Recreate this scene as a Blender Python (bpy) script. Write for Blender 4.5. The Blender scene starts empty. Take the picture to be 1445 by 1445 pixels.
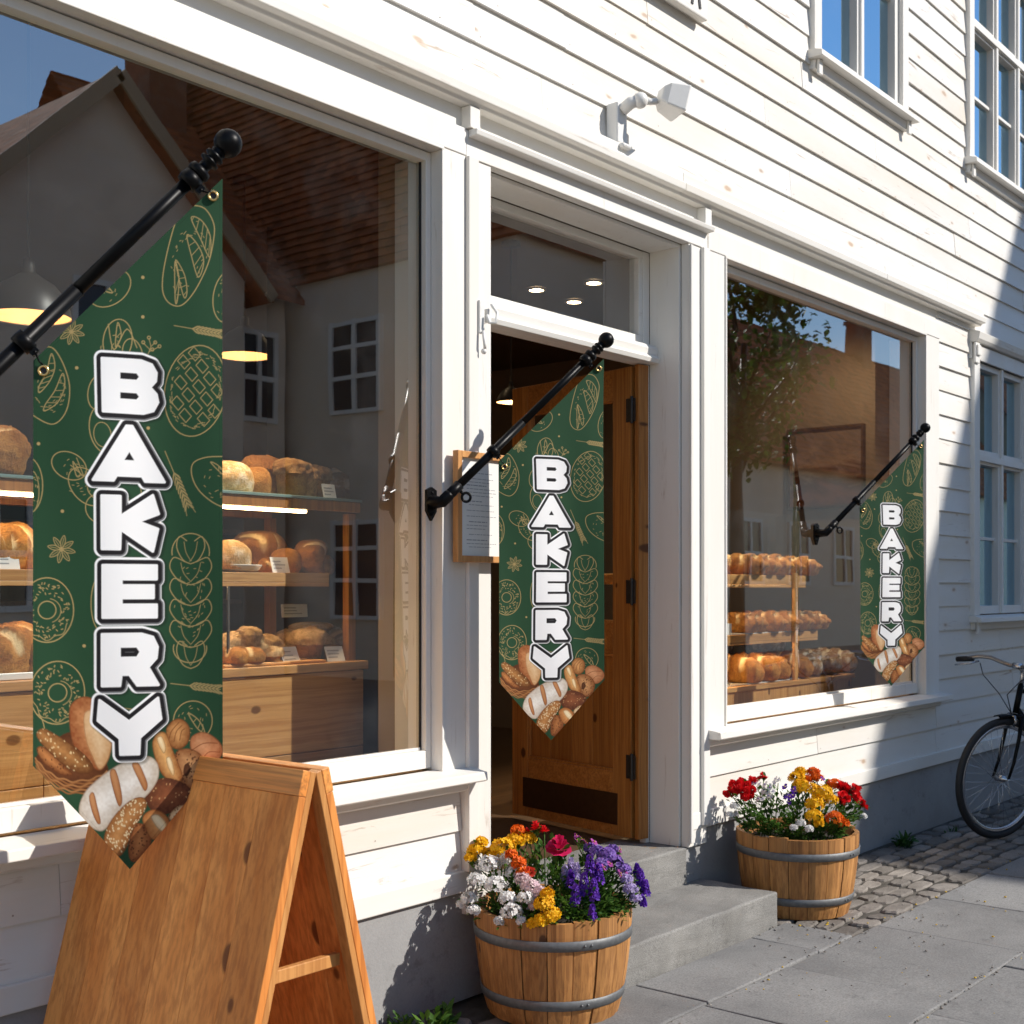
import bpy, bmesh, math, random
import numpy as np
from mathutils import Vector, Matrix, noise as mn
R = math.radians
rnd = random.Random(11)
scene = bpy.context.scene
COL = scene.collection
TAU = 2 * math.pi

# ------------------------------------------------------------------ camera geometry
CAM = Vector((0.0, -3.2, 1.5)); YAW = R(40)
FW = Vector((math.cos(YAW), math.sin(YAW), 0)); RT = Vector((math.sin(YAW), -math.cos(YAW), 0))
F = 1807.0
def P(px, py, y=0.0):                      # point of the plane y = const seen at a photo position
    u = (px - 722.5) / F
    t = (y - CAM.y) / (FW.y + u * RT.y)
    return Vector((t * (FW.x + u * RT.x), y, CAM.z + (832 - py) / F * t))
def at(px, py, t):                         # point at depth t
    u = (px - 722.5) / F
    return CAM + (FW + RT * u) * t + Vector((0, 0, (832 - py) / F * t))

# ------------------------------------------------------------------ mesh collector
class MB:
    def __init__(self): self.v = []; self.f = []; self.m = []; self.s = []
    def add(self, vs, fs, mi=0, smooth=False):
        o = len(self.v); self.v.extend([tuple(p) for p in vs])
        for f in fs:
            self.f.append([o + i for i in f]); self.m.append(mi); self.s.append(smooth)
        return self
    def box(self, x0, x1, y0, y1, z0, z1, mi=0):
        vs = [(x, y, z) for z in (z0, z1) for y in (y0, y1) for x in (x0, x1)]
        return self.add(vs, [(0, 2, 3, 1), (4, 5, 7, 6), (0, 1, 5, 4), (2, 6, 7, 3), (0, 4, 6, 2), (1, 3, 7, 5)], mi)
    def obox(self, c, ax, ay, az, mi=0):   # centre + three half axes
        c = Vector(c); ax = Vector(ax); ay = Vector(ay); az = Vector(az)
        vs = [c + ax * i + ay * j + az * k for k in (-1, 1) for j in (-1, 1) for i in (-1, 1)]
        return self.add(vs, [(0, 2, 3, 1), (4, 5, 7, 6), (0, 1, 5, 4), (2, 6, 7, 3), (0, 4, 6, 2), (1, 3, 7, 5)], mi)
    def bar(self, p0, p1, w, h, up=(0, 0, 1), mi=0):
        p0 = Vector(p0); p1 = Vector(p1); d = (p1 - p0); L = d.length; d.normalize()
        s = d.cross(Vector(up)); s.normalize(); u = s.cross(d)
        return self.obox((p0 + p1) / 2, d * L / 2, s * w / 2, u * h / 2, mi)
    def tube(self, pts, r, n=10, mi=0, caps=True, closed=False):
        pts = [Vector(p) for p in pts]; k = len(pts)
        rs = r if isinstance(r, (list, tuple)) else [r] * k
        base = len(self.v); prev = None; rings = []
        for i, p in enumerate(pts):
            if closed: d = pts[(i + 1) % k] - pts[i - 1]
            else: d = pts[min(i + 1, k - 1)] - pts[max(i - 1, 0)]
            if d.length < 1e-9: d = Vector((0, 0, 1))
            d.normalize()
            if prev is None:
                a = Vector((0, 0, 1)) if abs(d.z) < .9 else Vector((1, 0, 0))
                s = d.cross(a).normalized()
            else:
                s = (prev - d * prev.dot(d))
                if s.length < 1e-6: s = d.cross(Vector((1, 0, 0)))
                s.normalize()
            prev = s; t = d.cross(s)
            rings.append([p + (s * math.cos(TAU * j / n) + t * math.sin(TAU * j / n)) * rs[i] for j in range(n)])
        vs = [q for rg in rings for q in rg]; fs = []
        for i in range(k if closed else k - 1):
            a = i * n; b = ((i + 1) % k) * n
            for j in range(n): fs.append((a + j, a + (j + 1) % n, b + (j + 1) % n, b + j))
        if caps and not closed:
            fs.append(tuple(range(n))[::-1]); fs.append(tuple((k - 1) * n + j for j in range(n)))
        return self.add(vs, fs, mi, True)
    def lathe(self, prof, n=24, c=(0, 0, 0), axis=(0, 0, 1), mi=0, smooth=True, cap0=False, cap1=False):
        c = Vector(c); q = Vector((0, 0, 1)).rotation_difference(Vector(axis))
        vs = []; fs = []
        for r, z in prof:
            for j in range(n): vs.append(c + q @ Vector((r * math.cos(TAU * j / n), r * math.sin(TAU * j / n), z)))
        for i in range(len(prof) - 1):
            for j in range(n): fs.append((i * n + j, i * n + (j + 1) % n, (i + 1) * n + (j + 1) % n, (i + 1) * n + j))
        if cap0: fs.append(tuple(range(n))[::-1])
        if cap1: fs.append(tuple((len(prof) - 1) * n + j for j in range(n)))
        return self.add(vs, fs, mi, smooth)
    def sphere(self, c, r, n=14, m=8, mi=0):
        if not isinstance(r, (tuple, list)): r = (r, r, r)
        c = Vector(c); vs = [c + Vector((0, 0, -r[2]))]; fs = []
        for i in range(1, m):
            a = math.pi * i / m
            for j in range(n):
                b = TAU * j / n
                vs.append(c + Vector((r[0] * math.sin(a) * math.cos(b), r[1] * math.sin(a) * math.sin(b), -r[2] * math.cos(a))))
        vs.append(c + Vector((0, 0, r[2])))
        for j in range(n): fs.append((0, 1 + (j + 1) % n, 1 + j))
        for i in range(m - 2):
            for j in range(n):
                a = 1 + i * n; fs.append((a + j, a + (j + 1) % n, a + n + (j + 1) % n, a + n + j))
        a = 1 + (m - 2) * n
        for j in range(n): fs.append((a + j, a + (j + 1) % n, len(vs) - 1))
        return self.add(vs, fs, mi, True)
    def poly(self, pts, th, nrm, mi=0):    # extruded polygon, th along nrm
        pts = [Vector(p) for p in pts]; nrm = Vector(nrm); k = len(pts)
        vs = pts + [p + nrm * th for p in pts]
        fs = [tuple(range(k))[::-1], tuple(range(k, 2 * k))] + [(i, (i + 1) % k, k + (i + 1) % k, k + i) for i in range(k)]
        return self.add(vs, fs, mi)
    def build(self, name, mats, parent=None, bevel=0, loc=None, seg=2):
        if not isinstance(mats, (list, tuple)): mats = [mats]
        org = worldloc(parent) if parent else Vector(loc) if loc is not None else None
        if org is None:
            a = np.array(self.v); org = Vector(((a[:, 0].min() + a[:, 0].max()) / 2, (a[:, 1].min() + a[:, 1].max()) / 2, a[:, 2].min()))
        me = bpy.data.meshes.new(name)
        me.from_pydata([(x - org.x, y - org.y, z - org.z) for x, y, z in self.v], [], self.f)
        for m in mats: me.materials.append(m)
        me.polygons.foreach_set('material_index', self.m); me.polygons.foreach_set('use_smooth', self.s)
        bm = bmesh.new(); bm.from_mesh(me); bmesh.ops.recalc_face_normals(bm, faces=bm.faces); bm.to_mesh(me); bm.free()
        me.update()
        o = bpy.data.objects.new(name, me); COL.objects.link(o)
        if parent: o.parent = parent
        else: o.location = org
        if bevel:
            b = o.modifiers.new('bevel', 'BEVEL'); b.width = bevel; b.segments = seg; b.limit_method = 'ANGLE'; b.angle_limit = R(40)
            b.harden_normals = False
        return o
def worldloc(o):
    v = Vector((0, 0, 0))
    while o: v += o.location; o = o.parent
    return v
def tag(o, label=None, cat=None, group=None, kind=None):
    if label: o['label'] = label
    if cat: o['category'] = cat
    if group: o['group'] = group
    if kind: o['kind'] = kind
    return o
def thing(name, label, cat, loc=(0, 0, 0), group=None):
    o = bpy.data.objects.new(name, None); COL.objects.link(o); o.location = loc; o.empty_display_size = .1
    return tag(o, label, cat, group)
def copy_tree(o, parent=None, label=None):
    c = o.copy(); COL.objects.link(c)
    if parent: c.parent = parent
    for ch in list(o.children): copy_tree(ch, c)
    if label: c['label'] = label
    return c

# ------------------------------------------------------------------ materials
class NT:
    def __init__(self, name):
        self.mat = bpy.data.materials.new(name); self.mat.use_nodes = True
        self.t = self.mat.node_tree; self.t.nodes.clear()
        self.out = self.t.nodes.new('ShaderNodeOutputMaterial')
    def n(self, typ, ins=None, **props):
        nd = self.t.nodes.new('ShaderNode' + typ)
        for k, v in props.items(): setattr(nd, k, v)
        for k, v in (ins or {}).items():
            if isinstance(v, bpy.types.NodeSocket): self.t.links.new(v, nd.inputs[k])
            else: nd.inputs[k].default_value = v
        return nd
    def ramp(self, fac, stops, interp='LINEAR'):
        nd = self.t.nodes.new('ShaderNodeValToRGB'); e = nd.color_ramp.elements; nd.color_ramp.interpolation = interp
        while len(e) < len(stops): e.new(.5)
        for i, (p, c) in enumerate(stops):
            e[i].position = p; e[i].color = (*c, 1) if len(c) == 3 else c
        self.t.links.new(fac, nd.inputs[0]); return nd.outputs[0]
    def mix(self, fac, a, b, blend='MIX'):
        nd = self.t.nodes.new('ShaderNodeMix'); nd.data_type = 'RGBA'; nd.blend_type = blend; nd.clamp_factor = True
        for s, v in ((0, fac), (6, a), (7, b)):
            if isinstance(v, bpy.types.NodeSocket): self.t.links.new(v, nd.inputs[s])
            else: nd.inputs[s].default_value = v if s == 0 else (*v, 1) if len(v) == 3 else v
        return nd.outputs[2]
    def math(self, op, a, b=0.0, c=0.0):
        nd = self.t.nodes.new('ShaderNodeMath'); nd.operation = op
        for i, v in enumerate((a, b, c)):
            if isinstance(v, bpy.types.NodeSocket): self.t.links.new(v, nd.inputs[i])
            else: nd.inputs[i].default_value = v
        return nd.outputs[0]
    def coords(self, scale=(1, 1, 1), island=0.0, world=False):
        if world: c = self.n('NewGeometry').outputs['Position']
        else: c = self.n('TexCoord').outputs['Object']
        if island:
            r = self.n('NewGeometry').outputs['Random Per Island']
            w = self.n('VectorMath', {0: (1.0, .73, 1.37)}, operation='SCALE'); self.t.links.new(self.math('MULTIPLY', r, island), w.inputs['Scale'])
            c = self.n('VectorMath', {0: c, 1: w.outputs[0]}, operation='ADD').outputs[0]
        return self.n('VectorMath', {0: c, 1: scale}, operation='MULTIPLY').outputs[0]
    def noise(self, vec, scale=5, detail=4, rough=.55, dist=0):
        return self.n('TexNoise', {'Vector': vec, 'Scale': scale, 'Detail': detail, 'Roughness': rough, 'Distortion': dist}).outputs['Fac']
    def bump(self, h, strength=.3, dist=.002):
        return self.n('Bump', {'Height': h, 'Strength': strength, 'Distance': dist}).outputs[0]
    def pbr(self, color, rough=.5, normal=None, metal=0.0, spec=.5, **kw):
        b = self.n('BsdfPrincipled')
        def s(k, v):
            if isinstance(v, bpy.types.NodeSocket): self.t.links.new(v, b.inputs[k])
            else: b.inputs[k].default_value = (*v, 1) if isinstance(v, tuple) and len(v) == 3 and k != 'Normal' else v
        s('Base Color', color); s('Roughness', rough); s('Metallic', metal); s('Specular IOR Level', spec)
        if normal: s('Normal', normal)
        for k, v in kw.items(): s(k, v)
        self.t.links.new(b.outputs[0], self.out.inputs[0]); return self.mat

def plain(name, c, rough=.5, metal=0, var=.12, spec=.5, nscale=40):
    k = NT(name); v = k.coords()
    f = k.noise(v, nscale, 3)
    col = k.mix(f, tuple(x * (1 - var) for x in c), tuple(min(1, x * (1 + var)) for x in c))
    return k.pbr(col, rough, k.bump(f, .08, .001), metal, spec)

def wood(name, c0, c1, dark, axis=2, rough=.5, knot=.5, islands=6.0, vari=.25, spec=.4, gs=1.0, thin=None):
    k = NT(name)
    st = [14 * gs] * 3; st[axis] = .55 * gs
    v = k.coords((1, 1, 1), islands)
    warp = k.n('TexNoise', {'Vector': v, 'Scale': 2.2, 'Detail': 2.0}).outputs['Color']
    v2 = k.n('VectorMath', {0: warp, 1: (.035, .035, .035)}, operation='MULTIPLY').outputs[0]
    v3 = k.n('VectorMath', {0: v, 1: v2}, operation='ADD').outputs[0]
    g1 = k.noise(k.n('VectorMath', {0: v3, 1: tuple(st)}, operation='MULTIPLY').outputs[0], 1.0, 5, .6, .6)
    st2 = [95 * max(gs, .8)] * 3; st2[axis] = 1.8 * gs
    g2 = k.noise(k.n('VectorMath', {0: v3, 1: tuple(st2)}, operation='MULTIPLY').outputs[0], 1.0, 4, .6)
    col = k.ramp(g1, [(.3, c0), (.68, c1)])
    col = k.mix(k.ramp(g2, [(.42, (0, 0, 0)), (.62, (.5, .5, .5))]), col, dark)
    r = k.n('NewGeometry').outputs['Random Per Island']
    hv = k.n('HueSaturation', {'Color': col, 'Value': k.math('MULTIPLY_ADD', r, vari * 2, 1 - vari)}).outputs[0]
    if knot > 0:
        ks = [6.0, 6.0, 6.0]; ks[axis] = 3.8
        kv = k.n('VectorMath', {0: v3, 1: tuple(x * max(gs, .8) for x in ks)}, operation='MULTIPLY').outputs[0]
        if thin is not None:
            sp = k.n('SeparateXYZ', {0: kv}); ab_ = [q for q in range(3) if q != thin]
            kv = k.n('CombineXYZ', {0: sp.outputs[ab_[0]], 1: sp.outputs[ab_[1]]}).outputs[0]
        vo = k.n('TexVoronoi', {'Vector': kv, 'Scale': 1.0, 'Randomness': 1.0}, voronoi_dimensions='3D' if thin is None else '2D')
        rc, rs_ = k.n('SeparateColor', {0: vo.outputs['Color']}).outputs[:2]
        rad = k.math('MULTIPLY', k.math('GREATER_THAN', rc, 1 - knot), k.math('MULTIPLY_ADD', rs_, .07, .035))
        m = k.math('SUBTRACT', rad, vo.outputs['Distance'])
        mk = k.ramp(k.math('MULTIPLY_ADD', m, 14.0, .45), [(.2, (0, 0, 0)), (.45, (.35, .35, .35)), (.62, (.85, .85, .85)), (1.0, (.95, .95, .95))])
        hv = k.mix(mk, hv, tuple(x * .45 for x in dark))
    return k.pbr(hv, rough, k.bump(g2, .25, .0015), 0, spec)

def paint(name, base, axis=0, grime=.35, knots=True, island=5.0, rough=.5):
    k = NT(name); v = k.coords((1, 1, 1), island)
    st = [3.0] * 3; st[axis] = .5
    big = k.noise(k.n('VectorMath', {0: v, 1: tuple(st)}, operation='MULTIPLY').outputs[0], 1.0, 5, .6)
    st2 = [70.0] * 3; st2[axis] = 3.0
    fine = k.noise(k.n('VectorMath', {0: v, 1: tuple(st2)}, operation='MULTIPLY').outputs[0], 1.0, 4, .65)
    warm = tuple(b * w for b, w in zip(base, (.93, .86, .76)))
    col = k.mix(k.ramp(big, [(.40, (0, 0, 0)), (.75, (min(1, grime * 1.5),) * 3)]), base, warm)
    # scuffs: thin worn streaks along the board
    st3 = [26.0] * 3; st3[axis] = 2.2
    sc = k.noise(k.n('VectorMath', {0: v, 1: tuple(st3)}, operation='MULTIPLY').outputs[0], 1.0, 6, .7, .8)
    col = k.mix(k.ramp(sc, [(.61, (0, 0, 0)), (.72, (.5 * grime / .35,) * 3)]), col, (.42, .33, .25))
    if knots:
        kv = k.n('VectorMath', {0: k.n('VectorMath', {0: v, 1: k.n('VectorMath', {0: k.n('TexNoise', {'Vector': v, 'Scale': 9.0}).outputs['Color'], 1: (.03, .03, .03)}, operation='MULTIPLY').outputs[0]}, operation='ADD').outputs[0], 1: (2.3, 1, 5.5)}, operation='MULTIPLY').outputs[0]
        sp = k.n('SeparateXYZ', {0: kv})
        vo = k.n('TexVoronoi', {'Vector': k.n('CombineXYZ', {0: sp.outputs[0], 1: sp.outputs[2]}).outputs[0], 'Scale': 1.0}, voronoi_dimensions='2D'); rc = k.n('SeparateColor', {0: vo.outputs['Color']})
        rad = k.math('MULTIPLY', k.math('GREATER_THAN', rc.outputs[0], .66), k.math('MULTIPLY', rc.outputs[1], .10))
        mk = k.math('MULTIPLY_ADD', k.math('SUBTRACT', rad, vo.outputs['Distance']), 14.0, .25)
        col = k.mix(k.ramp(mk, [(.25, (0, 0, 0)), (.9, (.7, .7, .7))]), col, (.22, .14, .08))
        halo = k.math('MULTIPLY_ADD', k.math('SUBTRACT', k.math('MULTIPLY', rad, 1.8), vo.outputs['Distance']), 4.0, .0)
        col = k.mix(k.ramp(halo, [(0, (0, 0, 0)), (.7, (.5, .5, .5))]), col, (.72, .46, .27))
    r = k.n('NewGeometry').outputs['Random Per Island']
    col = k.n('HueSaturation', {'Color': col, 'Value': k.math('MULTIPLY_ADD', r, .08, .94)}).outputs[0]
    h = k.math('ADD', k.math('MULTIPLY', fine, .6), sc)
    return k.pbr(col, rough, k.bump(h, .3, .002), 0, .35)

def stone(name, c0, c1, scale=3.0, rough=.85, speck=.5, stain=(.2, .18, .16), islands=3.0, vari=.1):
    k = NT(name); v = k.coords((1, 1, 1), islands)
    a = k.noise(v, scale, 6, .6); b = k.noise(v, scale * 60, 3, .7); c = k.noise(v, scale * .6, 4, .6, .5)
    col = k.ramp(a, [(.3, c0), (.7, c1)])
    col = k.mix(k.ramp(b, [(.35, (speck,) * 3), (.55, (0, 0, 0))]), col, tuple(x * .55 for x in c0))
    col = k.mix(k.ramp(b, [(.6, (0, 0, 0)), (.75, (speck * .6,) * 3)]), col, tuple(min(1, x * 1.6) for x in c1))
    col = k.mix(k.ramp(c, [(.48, (0, 0, 0)), (.72, (.6, .6, .6))]), col, stain)
    d_ = k.noise(v, scale * 5, 5, .7); col = k.mix(k.ramp(d_, [(.58, (0, 0, 0)), (.70, (.35, .35, .35))]), col, tuple(x * .5 for x in stain))
    r = k.n('NewGeometry').outputs['Random Per Island']
    col = k.n('HueSaturation', {'Color': col, 'Value': k.math('MULTIPLY_ADD', r, vari * 2, 1 - vari)}).outputs[0]
    return k.pbr(col, rough, k.bump(k.math('ADD', a, k.math('MULTIPLY', b, .5)), .4, .004), 0, .3)

def bread_mat(name, dark, light, slash=(.75, .55, .32), scale=9, flour=0.0, seeds=0.0, rough=.65, top=.75):
    k = NT(name); oi = k.n('ObjectInfo').outputs['Random']
    c = k.n('TexCoord').outputs['Object']
    off = k.n('VectorMath', {0: (3.1, 1.7, 2.3)}, operation='SCALE'); k.t.links.new(k.math('MULTIPLY', oi, 9.0), off.inputs['Scale'])
    v = k.n('VectorMath', {0: c, 1: off.outputs[0]}, operation='ADD').outputs[0]
    a = k.noise(v, scale * 2.2, 6, .65); b = k.noise(v, scale * 14, 4, .7)
    col = k.ramp(a, [(.38, dark), (.60, light)])
    col = k.mix(k.ramp(b, [(.50, (0, 0, 0)), (.64, (.6, .6, .6))]), col, tuple(x * .5 for x in dark))
    nz = k.n('SeparateXYZ', {0: k.n('NewGeometry').outputs['Normal']}).outputs[2]
    col = k.mix(k.ramp(k.math('MULTIPLY_ADD', a, .8, k.math('MULTIPLY', nz, .55)), [(.45, (0, 0, 0)), (1.0, (top,) * 3)]), col, tuple(x * .42 for x in dark))
    sl = k.n('Attribute', attribute_name='slash').outputs['Fac']
    col = k.mix(k.ramp(k.math('ADD', sl, k.math('MULTIPLY_ADD', b, .5, -.25)), [(.25, (0, 0, 0)), (.75, (.95, .95, .95))]), col, slash)
    if flour: col = k.mix(k.ramp(a, [(.5, (0, 0, 0)), (.62, (flour,) * 3)]), col, (.8, .74, .66))
    if seeds:
        vo = k.n('TexVoronoi', {'Vector': v, 'Scale': 75.0}).outputs['Distance']
        col = k.mix(k.ramp(vo, [(.2, (seeds,) * 3), (.4, (0, 0, 0))]), col, (.75, .6, .4))
    col = k.n('HueSaturation', {'Color': col, 'Value': k.math('MULTIPLY_ADD', oi, .4, .8)}).outputs[0]
    return k.pbr(col, rough, k.bump(k.math('ADD', a, b), .9, .010), 0, .18)

def petal(name, c, c2=None, tr=.25):
    k = NT(name); c2 = c2 or tuple(x * .6 for x in c)
    r = k.n('NewGeometry').outputs['Random Per Island']
    col = k.mix(r, c2, c)
    b = k.n('BsdfPrincipled', {'Base Color': col, 'Roughness': .6, 'Specular IOR Level': .25})
    t = k.n('BsdfTranslucent', {'Color': col})
    m = k.n('MixShader', {0: tr, 1: b.outputs[0], 2: t.outputs[0]})
    k.t.links.new(m.outputs[0], k.out.inputs[0]); return k.mat

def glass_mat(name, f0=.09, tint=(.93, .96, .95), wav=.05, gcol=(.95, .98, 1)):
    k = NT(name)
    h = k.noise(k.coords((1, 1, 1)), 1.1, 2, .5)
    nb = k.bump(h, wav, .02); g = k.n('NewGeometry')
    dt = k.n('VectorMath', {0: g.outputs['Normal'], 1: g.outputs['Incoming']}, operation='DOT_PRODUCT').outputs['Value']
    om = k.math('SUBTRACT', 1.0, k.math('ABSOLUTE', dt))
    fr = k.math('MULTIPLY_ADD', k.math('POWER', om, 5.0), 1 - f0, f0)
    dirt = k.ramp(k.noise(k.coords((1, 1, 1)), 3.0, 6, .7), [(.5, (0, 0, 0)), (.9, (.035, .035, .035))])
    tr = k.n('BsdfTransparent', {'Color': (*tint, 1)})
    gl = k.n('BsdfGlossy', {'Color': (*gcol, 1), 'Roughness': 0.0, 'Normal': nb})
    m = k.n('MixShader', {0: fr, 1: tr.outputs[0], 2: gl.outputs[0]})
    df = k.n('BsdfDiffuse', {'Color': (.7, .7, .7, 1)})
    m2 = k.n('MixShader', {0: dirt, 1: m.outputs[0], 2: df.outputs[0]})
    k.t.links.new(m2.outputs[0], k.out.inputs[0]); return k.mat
def emit(name, c, s):
    k = NT(name); e = k.n('Emission', {'Color': (*c, 1), 'Strength': s}); k.t.links.new(e.outputs[0], k.out.inputs[0]); return k.mat

M = {}
M['siding'] = paint('white_board_paint', (.765, .75, .718), 0, .7, True)
M['trim_h'] = paint('white_trim_along', (.79, .77, .725), 0, .34, False)
M['trim_v'] = paint('white_trim_upright', (.78, .76, .72), 2, .34, False)
M['plinth'] = stone('grey_plinth_paint', (.28, .278, .275), (.36, .356, .35), 2.0, .8, .15)
M['step'] = stone('step_stone', (.20, .195, .185), (.31, .30, .28), 4, .85, .75, (.13, .12, .105))
M['slab'] = stone('paving_stone', (.205, .20, .195), (.285, .28, .27), 2.2, .8, .6, (.12, .12, .12), 9.0, .12)
M['cobble'] = stone('cobble_stone', (.17, .15, .13), (.30, .27, .24), 5, .85, .6, (.11, .095, .08), 9.0, .3)
M['nail'] = plain('painted_nail_head', (.40, .34, .28), .6, 0, .3)
M['dirt'] = stone('joint_dirt', (.05, .045, .038), (.09, .08, .065), 9, .95, .6)
M['pine'] = wood('light_pine', (.52, .25, .075), (.66, .37, .14), (.32, .12, .03), 0, .45, .2, 6, .12, thin=1)
M['pine_v'] = wood('light_pine_upright', (.52, .25, .075), (.66, .37, .14), (.32, .12, .03), 2, .45, .2, 6, .12, thin=1)
M['door'] = wood('orange_door_wood', (.36, .135, .026), (.52, .225, .055), (.17, .05, .012), 2, .4, .2, 6, .2, thin=0)
M['door_h'] = wood('orange_door_wood_across', (.36, .135, .026), (.52, .225, .055), (.17, .05, .012), 0, .4, .2, 6, .2)
M['board'] = wood('sign_board_wood', (.62, .195, .038), (.84, .35, .095), (.36, .10, .024), 2, .5, .17, 6, .15, .2, gs=.6, thin=0)
M['board_y'] = wood('sign_board_wood_across', (.62, .21, .04), (.80, .34, .09), (.16, .06, .02), 1, .45, .2, 6, .12, thin=0)
M['frame_w'] = wood('sign_frame_wood', (.52, .22, .06), (.64, .31, .10), (.34, .12, .03), 2, .45, .25, 6, .1, thin=1)
M['barrel'] = wood('barrel_stave_wood', (.36, .155, .042), (.53, .26, .085), (.15, .055, .018), 2, .6, .35, 8, .24)
M['menu_w'] = wood('menu_frame_wood', (.55, .25, .08), (.64, .33, .12), (.40, .16, .05), 2, .4, 0, 6, .08)
M['walnut'] = wood('dark_wood', (.05, .026, .012), (.085, .045, .02), (.02, .01, .005), 2, .45, .1)
M['hoop'] = plain('galvanised_hoop', (.15, .155, .16), .55, .5, .35, .5, 60)
M['black_metal'] = plain('black_enamel', (.0025, .0025, .003), .38, 0, .2, .13)
M['black_soft'] = plain('black_rubber', (.012, .012, .013), .65, 0, .2)
M['steel'] = plain('polished_steel', (.62, .62, .63), .22, 1, .1)
M['iron'] = plain('dark_iron', (.05, .045, .04), .5, .6, .3)
M['brass'] = plain('brass', (.75, .50, .20), .25, 1, .1)
M['white_plastic'] = plain('white_plastic', (.74, .73, .70), .4, 0, .04)
M['white_metal'] = plain('white_painted_metal', (.72, .71, .68), .45, 0, .15)
M['card'] = plain('white_card', (.78, .77, .74), .7, 0, .03)
M['ink'] = plain('grey_ink', (.33, .34, .36), .8, 0, .3)
M['ink_black'] = plain('black_ink', (.02, .02, .02), .6)
M['ceramic'] = plain('white_ceramic', (.72, .72, .70), .25, 0, .03)
M['glass'] = glass_mat('window_glass', .30)
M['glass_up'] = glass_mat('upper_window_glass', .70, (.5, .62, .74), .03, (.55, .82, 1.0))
M['case_glass'] = glass_mat('case_glass', .04, (.96, .98, .97), .0)
M['shelf_glass'] = plain('green_glass_edge', (.20, .30, .28), .12, 0, .1, .6)
M['lamp_shade'] = plain('lamp_shade_enamel', (.030, .026, .022), .4, 0, .1)
M['lamp_in'] = plain('lamp_shade_inside', (.62, .40, .22), .5, 0, .05)
M['bulb'] = emit('warm_bulb', (1, .55, .22), 7)
M['strip'] = emit('warm_strip_light', (1, .66, .32), 20)
M['spot'] = emit('ceiling_spot_light', (1, .72, .42), 26)
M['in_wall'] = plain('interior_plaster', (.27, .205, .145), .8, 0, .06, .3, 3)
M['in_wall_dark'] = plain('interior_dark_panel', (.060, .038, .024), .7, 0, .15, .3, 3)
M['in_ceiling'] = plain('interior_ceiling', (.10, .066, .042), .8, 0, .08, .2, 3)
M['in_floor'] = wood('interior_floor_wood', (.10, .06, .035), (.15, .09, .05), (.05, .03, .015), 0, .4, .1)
M['curtain'] = plain('pale_curtain', (.55, .58, .62), .8, 0, .06)
M['soil'] = plain('planter_soil', (.022, .016, .011), .95, 0, .4)
M['leaf'] = petal('leaf_green', (.10, .20, .028), (.035, .10, .014), .3)
M['leaf2'] = petal('leaf_dark_green', (.05, .13, .025), (.02, .06, .012), .25)
M['p_red'] = petal('red_petal', (.80, .016, .022), (.60, .010, .014))
M['p_pink'] = petal('pink_petal', (.70, .02, .14), (.52, .01, .08))
M['p_orange'] = petal('orange_petal', (.85, .19, .01), (.75, .11, .008))
M['p_coral'] = petal('coral_petal', (.80, .12, .07), (.7, .07, .04))
M['p_yellow'] = petal('yellow_petal', (.85, .52, .008), (.80, .40, .005))
M['p_white'] = petal('white_petal', (.84, .83, .80), (.74, .72, .70))
M['p_blush'] = petal('blush_petal', (.78, .64, .62), (.7, .5, .55))
M['p_purple'] = petal('purple_petal', (.16, .04, .48), (.07, .015, .28))
M['p_violet'] = petal('violet_petal', (.30, .20, .52), (.22, .10, .45))
M['p_magenta'] = petal('magenta_petal', (.42, .08, .34), (.28, .04, .22))
M['p_lilac'] = petal('lilac_petal', (.55, .46, .72), (.42, .32, .62))
M['pollen'] = plain('flower_eye', (.55, .35, .02), .8)
# ------------------------------------------------------------------ the bakery building
house = thing('wooden_house', 'white painted clapboard corner shop building with two big shop windows and an open door', 'building', (4.3, 0, 0))
ZT = 7.4; XL, XR = -1.2, 13.5
W1 = (1.30, 3.385, .84, 3.10); DO = (3.655, 5.045, .31, 3.10); W2 = (5.36, 7.80, .84, 3.10)
W4 = (8.72, 10.35, 1.33, 3.06); U1 = (6.37, 7.44, 4.39, 5.95); U2 = (8.62, 10.0, 4.40, 5.95)
holes = [W1, DO, W2, W4, U1, U2]

def wall_with_holes(mb, x0, x1, z0, z1, y0, y1, hs):
    xs = sorted({x0, x1} | {h[i] for h in hs for i in (0, 1) if x0 < h[i] < x1})
    for a, b in zip(xs, xs[1:]):
        cuts = sorted((h[2], h[3]) for h in hs if h[0] < b - 1e-6 and h[1] > a + 1e-6)
        z = z0
        for c0, c1 in cuts:
            if c0 > z + 1e-6: mb.box(a, b, y0, y1, z, c0)
            z = max(z, c1)
        if z < z1 - 1e-6: mb.box(a, b, y0, y1, z, z1)
core = [(h[0], h[1], h[2], 3.395 if h in (W1, W2) else h[3]) for h in holes]
mb = MB(); wall_with_holes(mb, XL, XR, 0, ZT, .012, .30, core); mb.build('inner_wall', M['in_wall'], house)

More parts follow.
